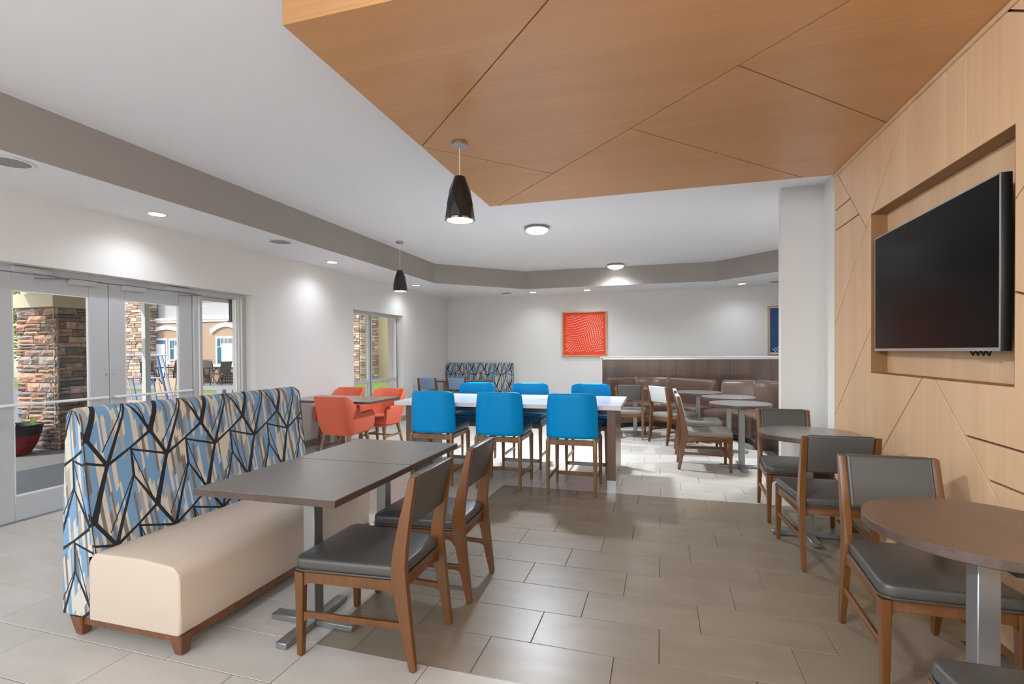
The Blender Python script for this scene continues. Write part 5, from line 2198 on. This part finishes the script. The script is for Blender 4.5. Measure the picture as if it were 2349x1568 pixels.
stube('top_bar', [(270, 817, SD), (330, 815, SD)], 'tube_blue')
stube('top_bar', [(330, 815, SD), (382, 814, SD)], 'tube_steel')
stube('lower_bar', [(270, 867, SD), (330, 866, SD)], 'tube_blue')
stube('lower_bar', [(330, 866, SD), (370, 867, SD)], 'tube_steel')
for xa, xb in ((304, 314), (327, 337), (351, 360)):
    stube('strut', [(xa, 867, SD), (xb, 918, SD)], 'tube_blue', .02)
for xa, xb in ((339, 347), (363, 374), (294, 304)):
    stube('strut', [(xa, 870, SD + .3), (xb, 917, SD + .3)], 'lumber', .018)
stube('side_rail', [(361, 816, SD), (384, 915, SD)], 'tube_blue', .034)
stube('side_rail', [(371, 816, SD), (396, 915, SD)], 'tube_steel', .034)
hb = ray_pt(341, 830, 15.9)
br = empty('push_broom', ray_pt(372, 880, 15.9), 0, 'yellow tipped tool handle leaning among the scaffold tubes', 'tool')
bm = bmesh.new()
tube(bm, [Vector((0, 0, 0)), ray_pt(343, 833, 15.9) - br.location], .016, 6)
finish('handle', bm, MAT['black'], br)
bm = bmesh.new()
tube(bm, [ray_pt(343, 833, 15.9) - br.location, ray_pt(339, 827, 15.9) - br.location], .03, 6)
finish('grip', bm, MAT['yellow'], br)
pl0 = mkbox('lumber_plank', MAT['lumber'], None, -1.9, 1.9, -.07, .07, 0, .04, .003)
tag(pl0, 'long pale timber plank lying on the paving outside the doors', 'plank', 'timber planks outside the doors')
pl0.location = (-13.6, 10.5, 0.0)
pl0.rotation_euler = (0, 0, .12)
for k in range(1, 8):
    o = pl0.copy()
    COL.objects.link(o)
    o.location = (-13.6 + random.uniform(-.2, .2), 10.5 + (k % 4) * .19, .0 + .0405 * (k // 4))
    o.rotation_euler = (0, 0, .12)
for k, pxx in enumerate((510, 532)):
    q = ray_pt(pxx, 903, 16.2)
    o = mkbox('concrete_block', MAT['concrete'], None, -.12, .12, -.12, .12, 0, .28, .008)
    o.location = (q.x, q.y, 0)
    tag(o, 'pale concrete block standing at the lawn edge', 'block', 'concrete blocks at the lawn edge')
lb = mkbox('leaning_boards', MAT['lumber'], None, -.30, .30, -.03, .03, 0, .62, .01)
q = ray_pt(378, 905, 17.0)
lb.location = (q.x, q.y, 0)
lb.rotation_euler = (-.25, 0, .5)
tag(lb, 'pale board leaning among the scaffold tubes', 'board')

# ---- hanging lantern under the porch roof
ln_ = empty('hanging_lantern', (-7.36, 7.32, 2.02), 0, 'bronze lantern hanging on a chain under the porch roof', 'lantern')
for x0, x1, y0, y1 in ((-.07, -.055, -.07, -.055), (.055, .07, -.07, -.055), (-.07, -.055, .055, .07), (.055, .07, .055, .07)):
    mkbox('corner_bar', MAT['patio_metal'], ln_, x0, x1, y0, y1, .02, .38)
mkbox('base', MAT['patio_metal'], ln_, -.09, .09, -.09, .09, 0, .02, .004)
mkbox('top_plate', MAT['patio_metal'], ln_, -.085, .085, -.085, .085, .38, .40, .004)
mkbox('glass_chamber', MAT['dark_glass'], ln_, -.054, .054, -.054, .054, .021, .379)
for k in range(12):
    bm = bmesh.new()
    z = .40 + k * .04
    ring = [(.010 * cos(a) if k % 2 else 0, 0 if k % 2 else .010 * cos(a), z + .022 + .024 * sin(a)) for a in [2 * pi * q / 10 for q in range(11)]]
    tube(bm, ring, .004, 5)
    finish('chain_link', bm, MAT['patio_metal'], ln_)


# ---- trees beyond the porch
def tree(loc, h, r, label, seed, mats, n=2600, squash=1.0):
    rnd = random.Random(seed)
    t = empty('tree', loc, 0, label, 'tree')
    bm = bmesh.new()
    tube(bm, [(0, 0, 0), (.05, .03, h * .35), (0, .08, h * .8)], [.16, .12, .05], 8)
    for k in range(7):
        a = rnd.uniform(0, 2 * pi)
        z = h * rnd.uniform(.3, .6)
        tube(bm, [(.03, .03, z), (cos(a) * r * .4, sin(a) * r * .4, z + .5), (cos(a) * r * .75, sin(a) * r * .75, z + h * .25)], [.06, .04, .015], 6)
    finish('trunk', bm, MAT['bark'], t)
    for mi, mname in enumerate(mats):
        bm = bmesh.new()
        for k in range(n // len(mats)):
            while True:
                p = Vector((rnd.uniform(-1, 1), rnd.uniform(-1, 1), rnd.uniform(-1, 1)))
                if .2 < p.length < 1: break
            c = Vector((p.x * r, p.y * r, h * .58 + p.z * h * .46 * squash))
            s = rnd.uniform(.06, .12)
            a = Vector((rnd.uniform(-1, 1), rnd.uniform(-1, 1), rnd.uniform(-.4, .4))).normalized()
            b = a.cross(Vector((rnd.uniform(-1, 1), rnd.uniform(-1, 1), rnd.uniform(-1, 1)))).normalized()
            bm.faces.new([bm.verts.new(c + a * s * x + b * s * .6 * y) for x, y in ((-1, 0), (0, -1), (1, 0), (0, 1))])
        o = finish('foliage', bm, MAT[mname], t, 0)
        o['kind'] = 'stuff'
    return t


q = ray_pt(60, 800, 25)
tree((q.x, q.y, 0.03), 8, 2.6, 'yellowing green tree behind the stone pillar', 4, ['leaf', 'leaf_yellow'], 9000)
tree((-36.0, 27.5, 0.01), 9, 2.2, 'green tree at the corner of the far building, beside the stone chimney breast', 9, ['leaf'], 3000)


# ---- unseen globe pendants added behind the viewer as extra light
for x in (-3.6, -1.9, -.3, .9):
    t = empty('added_globe_pendant', (x, -1.7, Z_C), 0, 'added opal globe pendant, unseen near the rear wall', 'pendant lamp', 'added opal globe pendants')
    bm = bmesh.new()
    tube(bm, [(0, 0, 0), (0, 0, -.72)], .006, 8)
    finish('cord', bm, MAT['steel'], t)
    bm = bmesh.new()
    lathe(bm, [(max(.14 * sin(a), .004), -.85 - .14 * cos(a)) for a in [pi * k / 12 for k in range(13)]], 24)
    finish('globe', bm, MAT['dome_glow'], t)
    for dz in (-1.06,):
        lamp_light('POINT', 'added_globe_lamp', t, (0, 0, dz), GLOBE_W, shadow_soft_size=.16)

# ---- track heads added out of view to brighten the timber wall
for x, y, tx, ty, tz, e in ((-2.6, -1.0, X_TV, 2.6, 1.6, 430), (-2.9, -1.0, X_TV, 3.5, 1.6, 120)):
    t = empty('added_track_spotlight', (x, y, Z_C), 0, 'added black track spotlight, unseen, aimed at the timber wall', 'spotlight', 'added track spotlights')
    bm = bmesh.new()
    tube(bm, [(0, 0, 0), (0, 0, -.10)], .01, 8)
    finish('stem', bm, MAT['black'], t)
    d = (Vector((tx, ty, tz)) - Vector((x, y, Z_C - .14))).normalized()
    bm = bmesh.new()
    c = Vector((0, 0, -.14))
    tube(bm, [c - d * .09, c - d * .085, c + d * .07], [.02, .04, .045], 16)
    finish('head', bm, MAT['black'], t)
    lo = lamp_light('SPOT', 'added_track_lamp', t, c + d * .09, e, spot_size=radians(66), spot_blend=1.0, shadow_soft_size=.10)
    lo.rotation_euler = d.to_track_quat('-Z', 'Y').to_euler()
